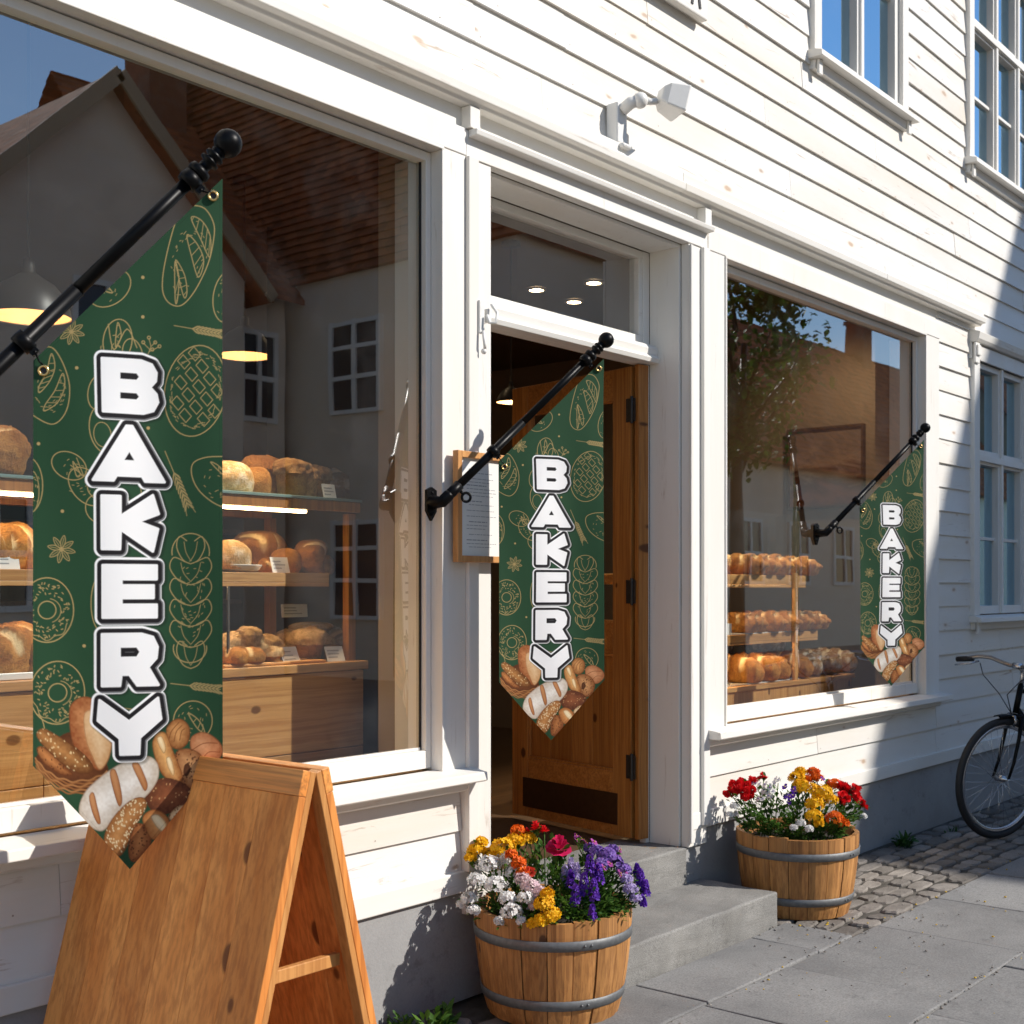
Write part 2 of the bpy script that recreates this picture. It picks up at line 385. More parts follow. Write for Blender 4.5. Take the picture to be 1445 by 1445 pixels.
# lapped boards; each board is a wedge, thick at its lower edge
def siding(x0, x1, z0, z1, hs, pitch, name, jitter=.002):
    mb = MB(); n = int(math.ceil((z1 - z0) / pitch))
    for i in range(n):
        a = z0 + i * pitch; b = min(a + pitch, z1)
        hh = [h for h in hs if h[2] < b - 1e-4 and h[3] > a + 1e-4 and h[0] < x1 and h[1] > x0]
        xs = {x0, x1} | {min(max(h[k], x0), x1) for h in hh for k in (0, 1)}
        x = x0 + rnd.uniform(.4, 3.4)
        while x < x1:
            if all(abs(x - q) > .25 for q in xs): xs.add(x)
            x += rnd.uniform(2.2, 4.4)
        xs = sorted(xs)
        for l, r in zip(xs, xs[1:]):
            zz = [(a, b)]
            for h in hh:
                if h[0] < r - 1e-4 and h[1] > l + 1e-4:
                    nz = []
                    for p, q in zz:
                        if h[2] > p + 1e-4: nz.append((p, min(q, h[2])))
                        if h[3] < q - 1e-4: nz.append((max(p, h[3]), q))
                    zz = [t for t in nz if t[1] - t[0] > .012]
            for p, q in zz:
                f0, f1 = (p - a) / pitch, (q - a) / pitch; g = .0012
                j = rnd.uniform(-jitter, jitter); k = rnd.uniform(-.0015, .0015); dz = rnd.uniform(-.002, .002)
                ya0 = -.016 + .013 * f0 + j; ya1 = -.016 + .013 * f1 + j
                nseg = max(1, int((r - l) / .6)); vs = []; fs = []
                for s in range(nseg + 1):
                    X = l + g + (r - l - 2 * g) * s / nseg
                    w = mn.noise(Vector((X * 1.3, a * 7.1, 3.0))) * .0022
                    z_lo = p + dz + w * .8; z_hi = q + (.004 if q == b else 0)
                    vs += [(X, ya0 + w, z_lo), (X, ya1 + w * .5, z_hi), (X, .008, z_hi), (X, .008, z_lo + .001)]
                for s in range(nseg):
                    o = s * 4
                    for e in range(4): fs.append((o + e, o + (e + 1) % 4, o + 4 + (e + 1) % 4, o + 4 + e))
                fs += [(3, 2, 1, 0), (nseg * 4, nseg * 4 + 1, nseg * 4 + 2, nseg * 4 + 3)]
                mb.add(vs, fs)
                if q - p > .05:
                    xn = l + .03
                    while xn < r - .02:                      # nail heads near the lower edge of each board
                        zn = p + .024 + rnd.uniform(-.004, .004); f_ = (zn - a) / pitch; yn = -.016 + .013 * f_ + j + mn.noise(Vector((xn * 1.3, a * 7.1, 3.0))) * .0022 - .0012
                        mb.add([(xn + .0032 * math.cos(TAU * k_ / 7), yn, zn + .0032 * math.sin(TAU * k_ / 7)) for k_ in range(7)], [tuple(range(7))], 1); xn += rnd.uniform(.56, .64)
    return mb.build(name, [M['siding'], M['nail']], house)
siding(XL, XR, 3.40, ZT, [(U1[0] - .02, U1[1] + .02, U1[2] - .02, U1[3]), (U2[0] - .02, U2[1] + .02, U2[2] - .02, U2[3])], .152, 'siding')
siding(8.02, XR, .46, 3.40, [(W4[0] - .02, W4[1] + .02, W4[2] - .02, W4[3] + .02)], .155, 'siding')
siding(1.10, 3.507, .46, .765, [], .153, 'siding')
siding(5.20, 8.02, .46, .765, [], .153, 'siding')
siding(XL, 1.10, .46, 3.40, [], .155, 'siding')

# skirt board, plinth, cornice, frieze
mb = MB()
for a, b in ((XL, 1.9), (1.902, 3.652), (5.05, 6.6), (6.602, XR)): mb.box(a, b, -.034, .008, .385, .462)
mb.build('skirting_board', M['trim_h'], house, .004)
mb = MB(); mb.box(XL, 3.652, -.012, .011, -.02, .386); mb.box(5.05, XR, -.012, .011, -.02, .386); mb.build('plinth', M['plinth'], house)
def moulding(mb, x0, x1, prof):
    k = len(prof); vs = [(x0, y, z) for y, z in prof] + [(x1, y, z) for y, z in prof]
    mb.add(vs, [tuple(range(k)), tuple(range(2 * k - 1, k - 1, -1))] + [(i, k + i, k + (i + 1) % k, (i + 1) % k) for i in range(k)])
mb = MB()
pc = [(.005, 3.285), (-.055, 3.285), (-.062, 3.298), (-.088, 3.302), (-.092, 3.335), (-.075, 3.345), (-.075, 3.385), (-.02, 3.412), (.005, 3.412)]
xs = [XL, 1.55, 4.93, 7.1, 8.70]
for a, b in zip(xs, xs[1:]): moulding(mb, a + .001, b - .001, pc)
mb.build('cornice', M['trim_h'], house, .003)
mb = MB(); mb.box(1.10, 8.02, -.010, .009, 3.20, 3.286); mb.build('frieze_board', M['trim_h'], house, .002)
mb = MB()
moulding(mb, 8.60, 10.6, [(.005, 3.17), (-.06, 3.17), (-.075, 3.19), (-.085, 3.235), (-.03, 3.255), (.005, 3.255)])
mb.box(8.60, 10.55, -.028, .007, 3.06, 3.169)
mb.build('window_head', M['trim_h'], house, .003)

# ---- shop windows
def shop_window(W, xl, xr):
    x0, x1, z0, z1 = W
    mb = MB()                                                # casing boards on the wall face
    mb.box(xl, x0, -.034, .010, .80, 3.10); mb.box(x1, xr, -.034, .010, .80, 3.10)
    mb.box(xl, xr, -.038, .010, 3.10, 3.20)
    mb.box(x0, x0 + .012, -.042, .03, .845, 3.088); mb.box(x1 - .012, x1, -.042, .03, .845, 3.088); mb.box(x0, x1, -.0425, .03, 3.088, 3.0995)
    # lining of the reveal
    mb.box(x0 + .001, x0 + .0135, .031, .20, .845, 3.086); mb.box(x1 - .0135, x1 - .001, .031, .20, .845, 3.086); mb.box(x0 + .015, x1 - .015, .031, .062, 3.084, 3.098)
    fr = mb.build('shop_window', M['trim_v'], house, .003)
    mb = MB(); a = x0 + .014; b = x1 - .014; w = .026
    mb.box(a, a + w, .012, .060, .853, 3.083); mb.box(b - w, b, .012, .060, .853, 3.083)
    mb.box(a + w, b - w, .012, .060, 3.050, 3.083); mb.box(a + w, b - w, .012, .060, .853, .918)
    mb.build('sash_frame', M['trim_v'], fr, .003)
    for q in ((a + w + .0005, a + w + .006), (b - w - .006, b - w - .0005)):
        mb = MB(); mb.box(q[0], q[1], .035, .0435, .919, 3.049); mb.build('gasket', M['black_soft'], fr)
    mb = MB(); mb.box(a + w + .0065, b - w - .0065, .0355, .0435, .919, .928); mb.build('glazing_bead', M['trim_h'], fr)
    mb = MB(); mb.add([(a + w - .001, .045, .917), (a + w - .001, .045, 3.051), (b - w + .001, .045, 3.051), (b - w + .001, .045, .917)], [(0, 3, 2, 1)])
    mb.build('glass_pane', M['glass'], fr)
    mb = MB()
    vs = []
    moulding(mb, xl - .02, xr + .03, [(.010, .845), (-.035, .845), (-.115, .833), (-.118, .803), (-.108, .798), (.010, .798)])
    moulding(mb, xl - .005, xr + .005, [(.009, .797), (-.05, .797), (-.045, .765), (-.032, .757), (.009, .757)])
    mb.build('sill', M['trim_h'], fr, .003)
    return fr
shop_window(W1, 1.12, 3.507); shop_window(W2, 5.205, 8.018)

# ---- doorway
x0, x1, z0, z1 = DO
mb = MB()
mb.box(3.510, x0, -.030, .011, .30, 3.098); mb.box(x1, 5.202, -.030, .011, .31, 3.098); mb.box(3.510, 5.202, -.036, .011, 3.0985, 3.198)
mb.box(3.507, 3.5625, -.052, -.0305, .46, 3.098); mb.box(5.148, 5.203, -.050, -.0305, .40, 3.098)      # outer beads
mb.box(x1 - .002, x1 + .018, -.046, -.0305, .33, 3.09)
moulding(mb, 3.52, 5.20, [(-.0365, 3.17), (-.075, 3.175), (-.08, 3.195), (-.0365, 3.20)])
for xx in (3.535, 5.175): mb.box(xx - .028, xx + .028, -.058, -.0105, 3.201, 3.283)
df = mb.build('doorway_frame', M['trim_v'], house, .003)
mb = MB()
mb.box(x0 + .0005, x0 + .016, .012, .30, .312, 3.097); mb.box(x1 - .016, x1 - .0005, .012, .175, .312, 3.097); mb.box(x0 + .017, x1 - .017, .012, .175, 3.082, 3.097)
mb.box(x1 - .045, x1 - .0165, .176, .212, .312, 2.555); mb.box(x1 - .07, x1 - .0165, .176, .235, 2.5555, 3.08); mb.box(x0 + .0165, x0 + .07, .176, .235, .312, 3.08)
mb.build('jamb_lining', M['trim_v'], df, .002)
mb = MB()
a, b = x0 + .071, x1 - .071
mb.box(a, b, .178, .232, 3.045, 3.08); mb.box(a, b, .178, .232, 2.64, 2.685)
mb.box(a, a + .03, .178, .232, 2.685, 3.045); mb.box(b - .03, b, .178, .232, 2.685, 3.045)
tw = mb.build('transom_window', M['trim_h'], df, .003)
mb = MB(); mb.add([(a + .029, .205, 2.684), (b - .029, .205, 2.684), (b - .029, .205, 3.046), (a + .029, .205, 3.046)], [(0, 1, 2, 3)]); mb.build('glass_pane', M['glass'], tw)
mb = MB(); moulding(mb, x0 + .0165, x1 - .0165, [(.175, 2.555), (.12, 2.555), (.112, 2.575), (.13, 2.59), (.125, 2.62), (.135, 2.638), (.175, 2.639)])
mb.box(a, b, .1755, .234, 2.555, 2.639)
mb.build('transom_bar', M['trim_h'], df, .002)

# ---- the open door leaf (local frame: hinge edge to free edge along D, thickness along N)
H0 = Vector((x1 - .048, .215, .335)); D = Vector((.19, 1, 0)).normalized(); Nn = Vector((-1, .19, 0)).normalized()  # Nn faces the doorway
Wd, Hd = .88, 2.21
def dpt(s, z, n=0): return H0 + D * s + Vector((0, 0, z)) + Nn * n
def dbox(mb, s0, s1, z0, z1, n0, n1, mi=0):
    c = dpt((s0 + s1) / 2, (z0 + z1) / 2, (n0 + n1) / 2); mb.obox(c, D * (s1 - s0) / 2, Nn * (n1 - n0) / 2, Vector((0, 0, (z1 - z0) / 2)), mi)
mb = MB()
dbox(mb, .0, .125, 0, Hd, 0, .05); dbox(mb, Wd - .125, Wd, 0, Hd, 0, .05)
dbox(mb, .126, Wd - .126, 0, .30, .001, .049, 1); dbox(mb, .126, Wd - .126, .86, 1.02, .001, .049, 1); dbox(mb, .126, Wd - .126, Hd - .15, Hd, .001, .049, 1)
for i in range(4):
    w = (Wd - .252) / 4; dbox(mb, .126 + i * w + .001, .126 + (i + 1) * w - .001, .30, .86, .016, .032)
for z in (.30, .846): dbox(mb, .126, Wd - .126, z, z + .014, .033, .046, 1)
for s in (.126, Wd - .140): dbox(mb, s, s + .014, .315, .845, .033, .046)
door = mb.build('door', [M['door'], M['door_h']], house, .003)
mb = MB(); dbox(mb, .126, Wd - .126, 1.02, Hd - .15, .020, .026); mb.build('door_glass', M['case_glass'], door)
mb = MB(); dbox(mb, .09, Wd - .09, .05, .20, .0505, .0535); mb.build('kick_plate', plain('dark_bronze_plate', (.085, .040, .018), .35, .5, .3), door, .001)
for z in (.28, 1.1, 1.95):
    mb = MB(); dbox(mb, -.030, .030, z, z + .11, .0505, .055); mb.tube([dpt(-.012, z - .008, .058), dpt(-.012, z + .118, .058)], .008, 8); mb.build('hinge', M['iron'], door, .001)
mb = MB(); dbox(mb, Wd - .105, Wd - .055, .88, 1.12, .0505, .058)
mb.tube([dpt(Wd - .08, 1.02, .058), dpt(Wd - .08, 1.02, .10), dpt(Wd - .10, 1.02, .105), dpt(Wd - .21, 1.02, .105)], .010, 8); mb.build('handle', M['iron'], door, .001)
mb = MB(); dbox(mb, -.045, -.018, .0, 2.215, -.02, .045); mb.build('door_post', M['door'], house, .002)
# fixed dark panelling on the other side of the entrance
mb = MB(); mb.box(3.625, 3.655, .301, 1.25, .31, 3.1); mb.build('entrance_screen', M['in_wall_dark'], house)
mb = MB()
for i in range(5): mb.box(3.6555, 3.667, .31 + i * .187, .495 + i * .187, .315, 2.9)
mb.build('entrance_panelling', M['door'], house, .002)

# ---- small windows
def small_window(W, cols, rows, casing=.085, sill=True, yg=.035, curtain=True, name='window', low=None):
    x0, x1, z0, z1 = W; c = casing
    mb = MB()
    mb.box(x0 - c, x0, -.040, .010, z0 - .005, z1 + c); mb.box(x1, x1 + c, -.040, .010, z0 - .005, z1 + c); mb.box(x0, x1, -.0405, .010, z1, z1 + c)
    mb.box(x0 + .0005, x0 + .012, .0105, .12, z0, z1); mb.box(x1 - .012, x1 - .0005, .0105, .12, z0, z1)
    fr = mb.build(name, M['trim_v'], house, .003)
    if sill:
        mb = MB(); moulding(mb, x0 - c - .03, x1 + c + .03, [(.010, z0 - .006), (-.045, z0 - .006), (-.095, z0 - .022), (-.098, z0 - .052), (.010, z0 - .052)])
        moulding(mb, x0 - c, x1 + c, [(.009, z0 - .053), (-.045, z0 - .053), (-.04, z0 - .10), (.009, z0 - .10)])
        for xx in (x0 - c + .01, x1 + c - .05): mb.box(xx, xx + .04, -.062, -.046, z0 - .13, z0 - .0535)
        mb.build('sill', M['trim_h'], fr, .002)
    n = len(cols) - 1
    for i in range(n):
        a = x0 + .013 + (x1 - x0 - .026) * cols[i]; b = x0 + .013 + (x1 - x0 - .026) * cols[i + 1]
        for (za, zb, bars) in rows:
            A = z0 + (z1 - z0) * za; B = z0 + (z1 - z0) * zb
            mb = MB(); w = .042; y0, y1 = -.012, .045
            mb.box(a + .002, a + w, y0, y1, A + .002, B - .002); mb.box(b - w, b - .002, y0, y1, A + .002, B - .002)
            mb.box(a + w, b - w, y0 + .0005, y1, A + .002, A + .058); mb.box(a + w, b - w, y0 + .0005, y1, B - w, B - .002)
            for q in bars:
                zz = A + .058 + (B - A - .1) * q; mb.box(a + w, b - w, .012, .04, zz - .011, zz + .011)
            sf = mb.build('sash', M['trim_v'], fr, .002)
            mb = MB(); mb.add([(a + w - .001, yg, A + .057), (b - w + .001, yg, A + .057), (b - w + .001, yg, B - w + .001), (a + w - .001, yg, B - w + .001)], [(0, 1, 2, 3)])
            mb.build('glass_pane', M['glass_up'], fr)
    # meeting posts in front of the joints between casements
    mb = MB()
    for i in range(1, n):
        xx = x0 + .013 + (x1 - x0 - .026) * cols[i]; mb.box(xx - .018, xx + .018, -.028, -.0125, z0 + .004, z1 - .002)
    for (za, zb, bars) in rows[1:]:
        A = z0 + (z1 - z0) * za; mb.box(x0 + .013, x1 - .013, -.034, -.0130, A - .022, A + .022)
    mb.build('mullion', M['trim_v'], fr, .002)
    if curtain:
        mb = MB()
        for (xa, xb) in ((x0 + .02, x0 + .26), (x1 - .30, x1 - .02)):
            k = 40; vs = []; fs = []
            for j in range(k + 1):
                X = xa + (xb - xa) * j / k; Y = .19 + .022 * math.sin(j * 1.1) + .01 * math.sin(j * 2.7)
                vs += [(X, Y, z0 - .05), (X, Y, z1 + .05)]
            for j in range(k): fs.append((2 * j, 2 * j + 2, 2 * j + 3, 2 * j + 1))
            mb.add(vs, fs, 0, True)
        mb.build('curtain', M['curtain'], fr)
    return fr
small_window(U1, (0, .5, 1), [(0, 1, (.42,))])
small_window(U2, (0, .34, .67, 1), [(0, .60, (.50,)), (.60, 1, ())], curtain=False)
small_window(W4, (0, .29, .58, 1), [(0, .62, (.48,)), (.62, 1, ())], casing=.10, curtain=False)
mb = MB(); mb.box(8.60, 8.68, -.055, -.0405, 3.03, 3.168); mb.box(8.61, 8.67, -.068, -.0555, 3.08, 3.15); mb.build('corner_block', M['trim_v'], house, .004)

# ---- rooms
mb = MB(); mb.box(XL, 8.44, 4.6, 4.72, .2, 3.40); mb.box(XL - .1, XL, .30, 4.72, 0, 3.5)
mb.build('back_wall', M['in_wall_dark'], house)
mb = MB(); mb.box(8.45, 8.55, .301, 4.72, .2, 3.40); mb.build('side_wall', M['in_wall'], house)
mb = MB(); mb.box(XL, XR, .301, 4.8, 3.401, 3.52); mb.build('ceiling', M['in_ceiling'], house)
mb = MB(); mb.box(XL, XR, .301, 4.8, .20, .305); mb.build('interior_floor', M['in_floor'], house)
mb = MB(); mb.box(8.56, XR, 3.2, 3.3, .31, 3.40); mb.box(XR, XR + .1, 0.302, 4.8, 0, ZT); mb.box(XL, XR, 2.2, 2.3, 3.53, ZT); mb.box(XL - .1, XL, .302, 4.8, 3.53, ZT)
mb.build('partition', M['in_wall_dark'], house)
mb = MB(); mb.add([(XL - .4, -.45, ZT), (XR + .4, -.45, ZT), (XR + .4, 4.5, ZT + 3.4), (XL - .4, 4.5, ZT + 3.4), (XL - .4, 9, ZT), (XR + .4, 9, ZT)], [(0, 1, 2, 3), (3, 2, 5, 4), (0, 3, 4), (1, 5, 2), (0, 4, 5, 1)])
mb.build('roof', plain('roof_tile', (.22, .07, .035), .8), house)
for (px, py) in ((458, 398), (388, 415), (810, 425), (838, 398), (757, 408), (560, 330), (640, 360), (1180, 480)):
    u = (px - 722.5) / F; t = (3.395 - 1.5) * F / (832 - py); p = at(px, py, t)
    if p.y > 4.4: p = P(px, py, 4.2)
    mb = MB(); mb.lathe([(.001, 0), (.045, 0)], 20, (p.x, min(p.y, 4.3), 3.388)); mb.lathe([(.046, .0), (.062, 0), (.062, .012), (.046, .012)], 20, (p.x, min(p.y, 4.3), 3.385), mi=1)
    mb.build('ceiling_spot', [M['spot'], M['white_metal']], house)

def fill_spot(x, y, tx, ty, tz, watts, ang=75):  # added spots hidden above the window heads, to brighten the displays
    mb = MB(); p = Vector((x, y, 3.36)); d = (Vector((tx, ty, tz)) - p).normalized()
    mb.lathe([(.028, -.05), (.034, .03), (.030, .032)], 16, p - Vector((0, 0, .02)) + d * .0, d, cap0=True); mb.tube([p, (x, y, 3.40)], .008, 8)
    o = mb.build('fill_spot_can', M['white_metal'], house)
    l = bpy.data.lights.new('fill_spot_beam', 'SPOT'); l.energy = watts; l.color = (1, .74, .46); l.spot_size = R(ang); l.spot_blend = 1.0; l.shadow_soft_size = .03
    lo = bpy.data.objects.new('fill_spot_beam', l); COL.objects.link(lo); lo.parent = o; lo.location = p - worldloc(house) - Vector((0, 0, .02)) + d * .04; lo.rotation_euler = d.to_track_quat('-Z', 'Y').to_euler()
for x, w_, a_ in ((1.62, 110, 42), (2.66, 120, 50), (2.9, 130, 44)): fill_spot(x, .36, x, .66, 1.5, w_, a_)
for x in (5.75, 6.3, 6.85, 7.4): fill_spot(x, .36, x, .70, 1.2, 95, 60)
fill_spot(7.75, .45, 8.44, .95, 2.3, 24, 110)  # added spot to brighten the picture on the side wall
# ------------------------------------------------------------------ ground
mb = MB(); mb.add([(-60, -60, -.035), (90, -60, -.035), (90, 60, -.035), (-60, 60, -.035)], [(0, 1, 2, 3)])
tag(mb.build('ground', M['dirt'], loc=(0, 0, -.035)), kind='structure')
mb = MB()
def slab(x0, x1, y0, y1):
    g = .004; z = rnd.uniform(-.004, .003); tx = rnd.uniform(-.002, .002); ty = rnd.uniform(-.002, .002)
    vs = [(x, y, (z + tx * (1 if x == x1 - g else -1) + ty * (1 if y == y1 - g else -1)) if top else -.05) for top in (0, 1) for y in (y0 + g, y1 - g) for x in (x0 + g, x1 - g)]
    mb.add(vs, [(0, 2, 3, 1), (4, 5, 7, 6), (0, 1, 5, 4), (2, 6, 7, 3), (0, 4, 6, 2), (1, 3, 7, 5)])
rows = [(-.76, -.43, 3.35), (-1.415, -.76, -4), (-2.09, -1.415, -4), (-2.76, -2.09, -4)]
for i, (ya, yb, xs_) in enumerate(rows):
    xend = 5.22 if i == 0 else 14
    x = xs_ if i == 0 else [0, 3.98 - .7 * 9 - .05, 3.62 - 6.3, 4.1 - 7, 3.8 - 7, 4 - 7, 3.6 - 7][i]
    pre = {1: [3.98, 4.62, 5.44, 6.11, 6.83, 7.5], 0: [4.02, 4.9, 5.22]}.get(i)
    while x < xend - .05:
        nx = x + rnd.uniform(.64, .80)
        if pre:
            nxt = [q for q in pre if q > x + .3]
            if nxt and abs(nxt[0] - nx) < .4 or (nxt and nx > nxt[0]): nx = nxt[0]
        nx = min(nx, xend); slab(x, nx, ya, yb); x = nx
tag(mb.build('pavement', M['slab'], loc=(0, 0, 0), bevel=.006), kind='structure')
mb = MB()
def cobbles(xa, xb, ya, yb):
    # worn flat setts of uneven size in wavering courses
    y = ya; row = 0
    while y < yb - .03:
        dy = rnd.uniform(.085, .13); x = xa + rnd.uniform(-.10, 0)
        while x < xb:
            dx = rnd.uniform(.12, .27); n = 14; bot = []; mid = []; top = []
            cx = x + dx / 2; cy = y + dy / 2 + .012 * mn.noise(Vector((x * 2.3, row * 3.1, 0))); h = rnd.uniform(-.008, .001); tx, ty = rnd.uniform(-.04, .04), rnd.uniform(-.06, .06); pw = rnd.uniform(3.0, 6.0); sk = rnd.uniform(-.25, .25)
            for j in range(n):
                a = TAU * (j + .5) / n; ca, sa = math.cos(a), math.sin(a)
                q = 1 / (abs(ca) ** pw + abs(sa) ** pw) ** (1 / pw) * rnd.uniform(.88, 1.03)
                px_, py_ = ca * q * (dx / 2 - .007) + sa * q * sk * dy * .5, sa * q * (dy / 2 - .006)
                z = h + tx * px_ + ty * py_
                bot.append((cx + px_, cy + py_, -.04)); mid.append((cx + px_ * .985, cy + py_ * .97, z - .008 + rnd.uniform(-.002, .002))); top.append((cx + px_ * .91, cy + py_ * .87, z + rnd.uniform(-.0025, .0025)))
            vs = bot + mid + top + [(cx, cy, h + rnd.uniform(-.002, .003))]
            fs = []
            for k in (0, 1):
                for j in range(n): fs.append((k * n + j, k * n + (j + 1) % n, (k + 1) * n + (j + 1) % n, (k + 1) * n + j))
            for j in range(n): fs.append((2 * n + j, 2 * n + (j + 1) % n, 3 * n))
            if cx < xb: mb.add(vs, fs, 0, False)
            x += dx
        y += dy; row += 1
mb.box(5.22, 13, -.77, -.012, -.03, -.0135, 1); mb.box(1.0, 3.36, -.77, -.012, -.03, -.0135, 1)
cobbles(5.22, 13, -.765, -.02); cobbles(1.0, 3.36, -.765, -.02)
tag(mb.build('cobblestones', [M['cobble'], M['dirt']], loc=(0, 0, 0)), kind='structure')
mb = MB(); mb.add([(-60, -60.0, -.012), (90, -60.0, -.012), (90, -2.765, -.012), (-60, -2.765, -.012)], [(0, 1, 2, 3)])
tag(mb.build('bounce_square', plain('warm_bounce_paving', (.27, .225, .18), .85, 0, .2, .3, 6), loc=(0, 0, -.012)), kind='structure')  # unseen street ground, made pale and warm to bounce light onto the facade

# ------------------------------------------------------------------ steps
def block(name, x0, x1, y0, y1, z0, z1, label, mat, nx=26, ny=10):
    # a stone block with a softly worn, chipped edge
    mb = MB(); bm = bmesh.new()
    bmesh.ops.create_cube(bm, size=1)
    for v in bm.verts: v.co = Vector(((x0 + x1) / 2 + v.co.x * (x1 - x0), (y0 + y1) / 2 + v.co.y * (y1 - y0), (z0 + z1) / 2 + v.co.z * (z1 - z0)))
    bmesh.ops.bevel(bm, geom=bm.edges[:], offset=.010, segments=3, affect='EDGES', profile=.5)
    bmesh.ops.subdivide_edges(bm, edges=[e for e in bm.edges if e.calc_length() > .1], cuts=12, use_grid_fill=True)
    for v in bm.verts:
        n = mn.noise(v.co * 9) * .005 + mn.noise(v.co * 28) * .0025; v.co += Vector((n * .4, n, n * .8))
    bm.verts.index_update()
    mb.add([v.co[:] for v in bm.verts], [[v.index for v in f.verts] for f in bm.faces]); bm.free()
    return tag(mb.build(name, mat), label, 'step')
block('stone_step', 3.72, 5.17, -.42, .02, -.03, .145, 'lower grey stone step with rough front edge lying on the pavement below the doorway', M['step'])
block('threshold_step', 3.654, 5.048, -.02, .34, .12, .312, 'upper dark stone doorstep inside the door opening under the open wooden door', M['step'])

# ------------------------------------------------------------------ sandwich board
ab = thing('sandwich_board', 'blank varnished pine sandwich board standing on the pavement in front of the left shop window', 'sign board', (1.965, -.565, 0))
ZR = 1.085; YN, YF = -.965, -.165
def leafpanel(sx, name):
    xb = sx; top = Vector((1.965 + .020 * (1 if sx > 0 else -1), 0, ZR)); bot = Vector((1.965 + sx, 0, 0.0))
    d = (bot - top); L = d.length; d.normalize(); n = Vector((d.z, 0, -d.x)) * (1 if sx < 0 else -1)
    if (n.x > 0) != (sx > 0): n = -n                         # outward
    def bx(mb, s0, s1, y0, y1, n0, n1, mi=0):
        c = top + d * (s0 + s1) / 2 + n * (n0 + n1) / 2 + Vector((0, (y0 + y1) / 2, 0))
        mb.obox(c, d * (s1 - s0) / 2, Vector((0, (y1 - y0) / 2, 0)), n * (n1 - n0) / 2, mi)
    mb = MB(); w = (YF - YN) / 6
    for i in range(6): bx(mb, .060, L, YN + i * w + .0003, YN + (i + 1) * w - .0003, -.004, .017 + rnd.uniform(-.0005, .0005))
    p = mb.build(name, M['board'], ab, .0015)
    mb = MB()
    bx(mb, .0, L - .004, YN + .001, YN + .034, -.022, -.0045, 0); bx(mb, .0, L - .004, YF - .034, YF - .001, -.022, -.0045, 0)
    bx(mb, .0, .0595, YN, YF, -.004, .0195, 1); bx(mb, L - .07, L - .02, YN + .035, YF - .035, -.020, -.0045, 1)
    mb.build('frame', [M['frame_w'], M['board_y']], p, .002)
leafpanel(-.305, 'panel'); leafpanel(.285, 'panel')
for y in (YN + .05, YF - .05):
    mb = MB(); mb.bar((1.865, y, .62), (2.075, y, .62), .018, .03); mb.build('brace', M['frame_w'], ab, .002)
mb = MB(); mb.box(1.965 + .14, 1.965 + .158, YN + .034, YF - .034, .60, .64); mb.build('rail', M['frame_w'], ab, .002)
# ------------------------------------------------------------------ barrel planters
def barrel(loc, label, rot):
    t = thing('barrel_planter', label, 'planter', loc, 'half barrel planters by the door')
    mb = MB(); n = 19; Hb = .372; c = Vector(loc)
    def rad(z): q = z / Hb; return .236 + .050 * q ** .8 + .006 * math.sin(math.pi * q)
    for i in range(n):
        a0 = TAU * i / n + rot + .006; a1 = TAU * (i + 1) / n + rot - .006; hh = Hb + rnd.uniform(-.006, .006); dr = rnd.uniform(-.0025, .0025)
        vs = []; fs = []; nz = 9; na = 4
        for r_in in (0, .022):
            for k in range(nz):
                z = hh * k / (nz - 1)
                for j in range(na):
                    a = a0 + (a1 - a0) * j / (na - 1); e = -.003 if j in (0, na - 1) else 0
                    r = rad(z) + dr - r_in + (e if not r_in else 0) - (.002 if k in (0, nz - 1) else 0)
                    vs.append(c + Vector((r * math.cos(a), r * math.sin(a), z)))
        S = nz * na
        for k in range(nz - 1):
            for j in range(na - 1):
                p = k * na + j; fs.append((p, p + 1, p + na + 1, p + na)); fs.append((S + p + 1, S + p, S + p + na, S + p + na + 1))
            p = k * na; fs.append((p + na, S + p + na, S + p, p)); p += na - 1; fs.append((p, S + p, S + p + na, p + na))
        for j in range(na - 1):
            p = (nz - 1) * na + j; fs.append((p, p + 1, S + p + 1, S + p)); fs.append((j + 1, j, S + j, S + j + 1))
        mb.add(vs, fs)
    st = mb.build('staves', M['barrel'], t)
    for z in (.272, .062):
        mb = MB(); h = .036; m = 40
        prof = [(rad(z) + .001, z), (rad(z) + .0055, z + .002), (rad(z + h) + .0055, z + h - .002), (rad(z + h) + .001, z + h)]
        mb.lathe(prof, 56, loc)
        for k in range(2):
            a = rot + 4.1 + k * .09; r = rad(z + h / 2) + .006; p = c + Vector((r * math.cos(a), r * math.sin(a), z + h / 2)); mb.sphere(p, .005, 8, 5)
        mb.build('hoop', M['hoop'], t)
    mb = MB(); vs = [c + Vector((0, 0, .325))]; fs = []
    for k in range(1, 5):
        for j in range(24):
            r = .252 * k / 4; vs.append(c + Vector((r * math.cos(TAU * j / 24), r * math.sin(TAU * j / 24), .325 + rnd.uniform(-.008, .008))))
    for j in range(24): fs.append((0, 1 + j, 1 + (j + 1) % 24))
    for k in range(3):
        for j in range(24): a = 1 + k * 24; fs.append((a + j, a + 24 + j, a + 24 + (j + 1) % 24, a + (j + 1) % 24))
    mb.add(vs, fs, 0, True); mb.build('soil', M['soil'], t)
    return t
B1 = at(780, 1420, 4.61); B1.z = 0; B2 = at(1125, 1281, 6.04); B2.z = 0
barrel(tuple(B1), 'half barrel planter left of the stone step holding white and purple flowers', .1)
barrel(tuple(B2), 'half barrel planter right of the stone step holding red and yellow flowers', .5)

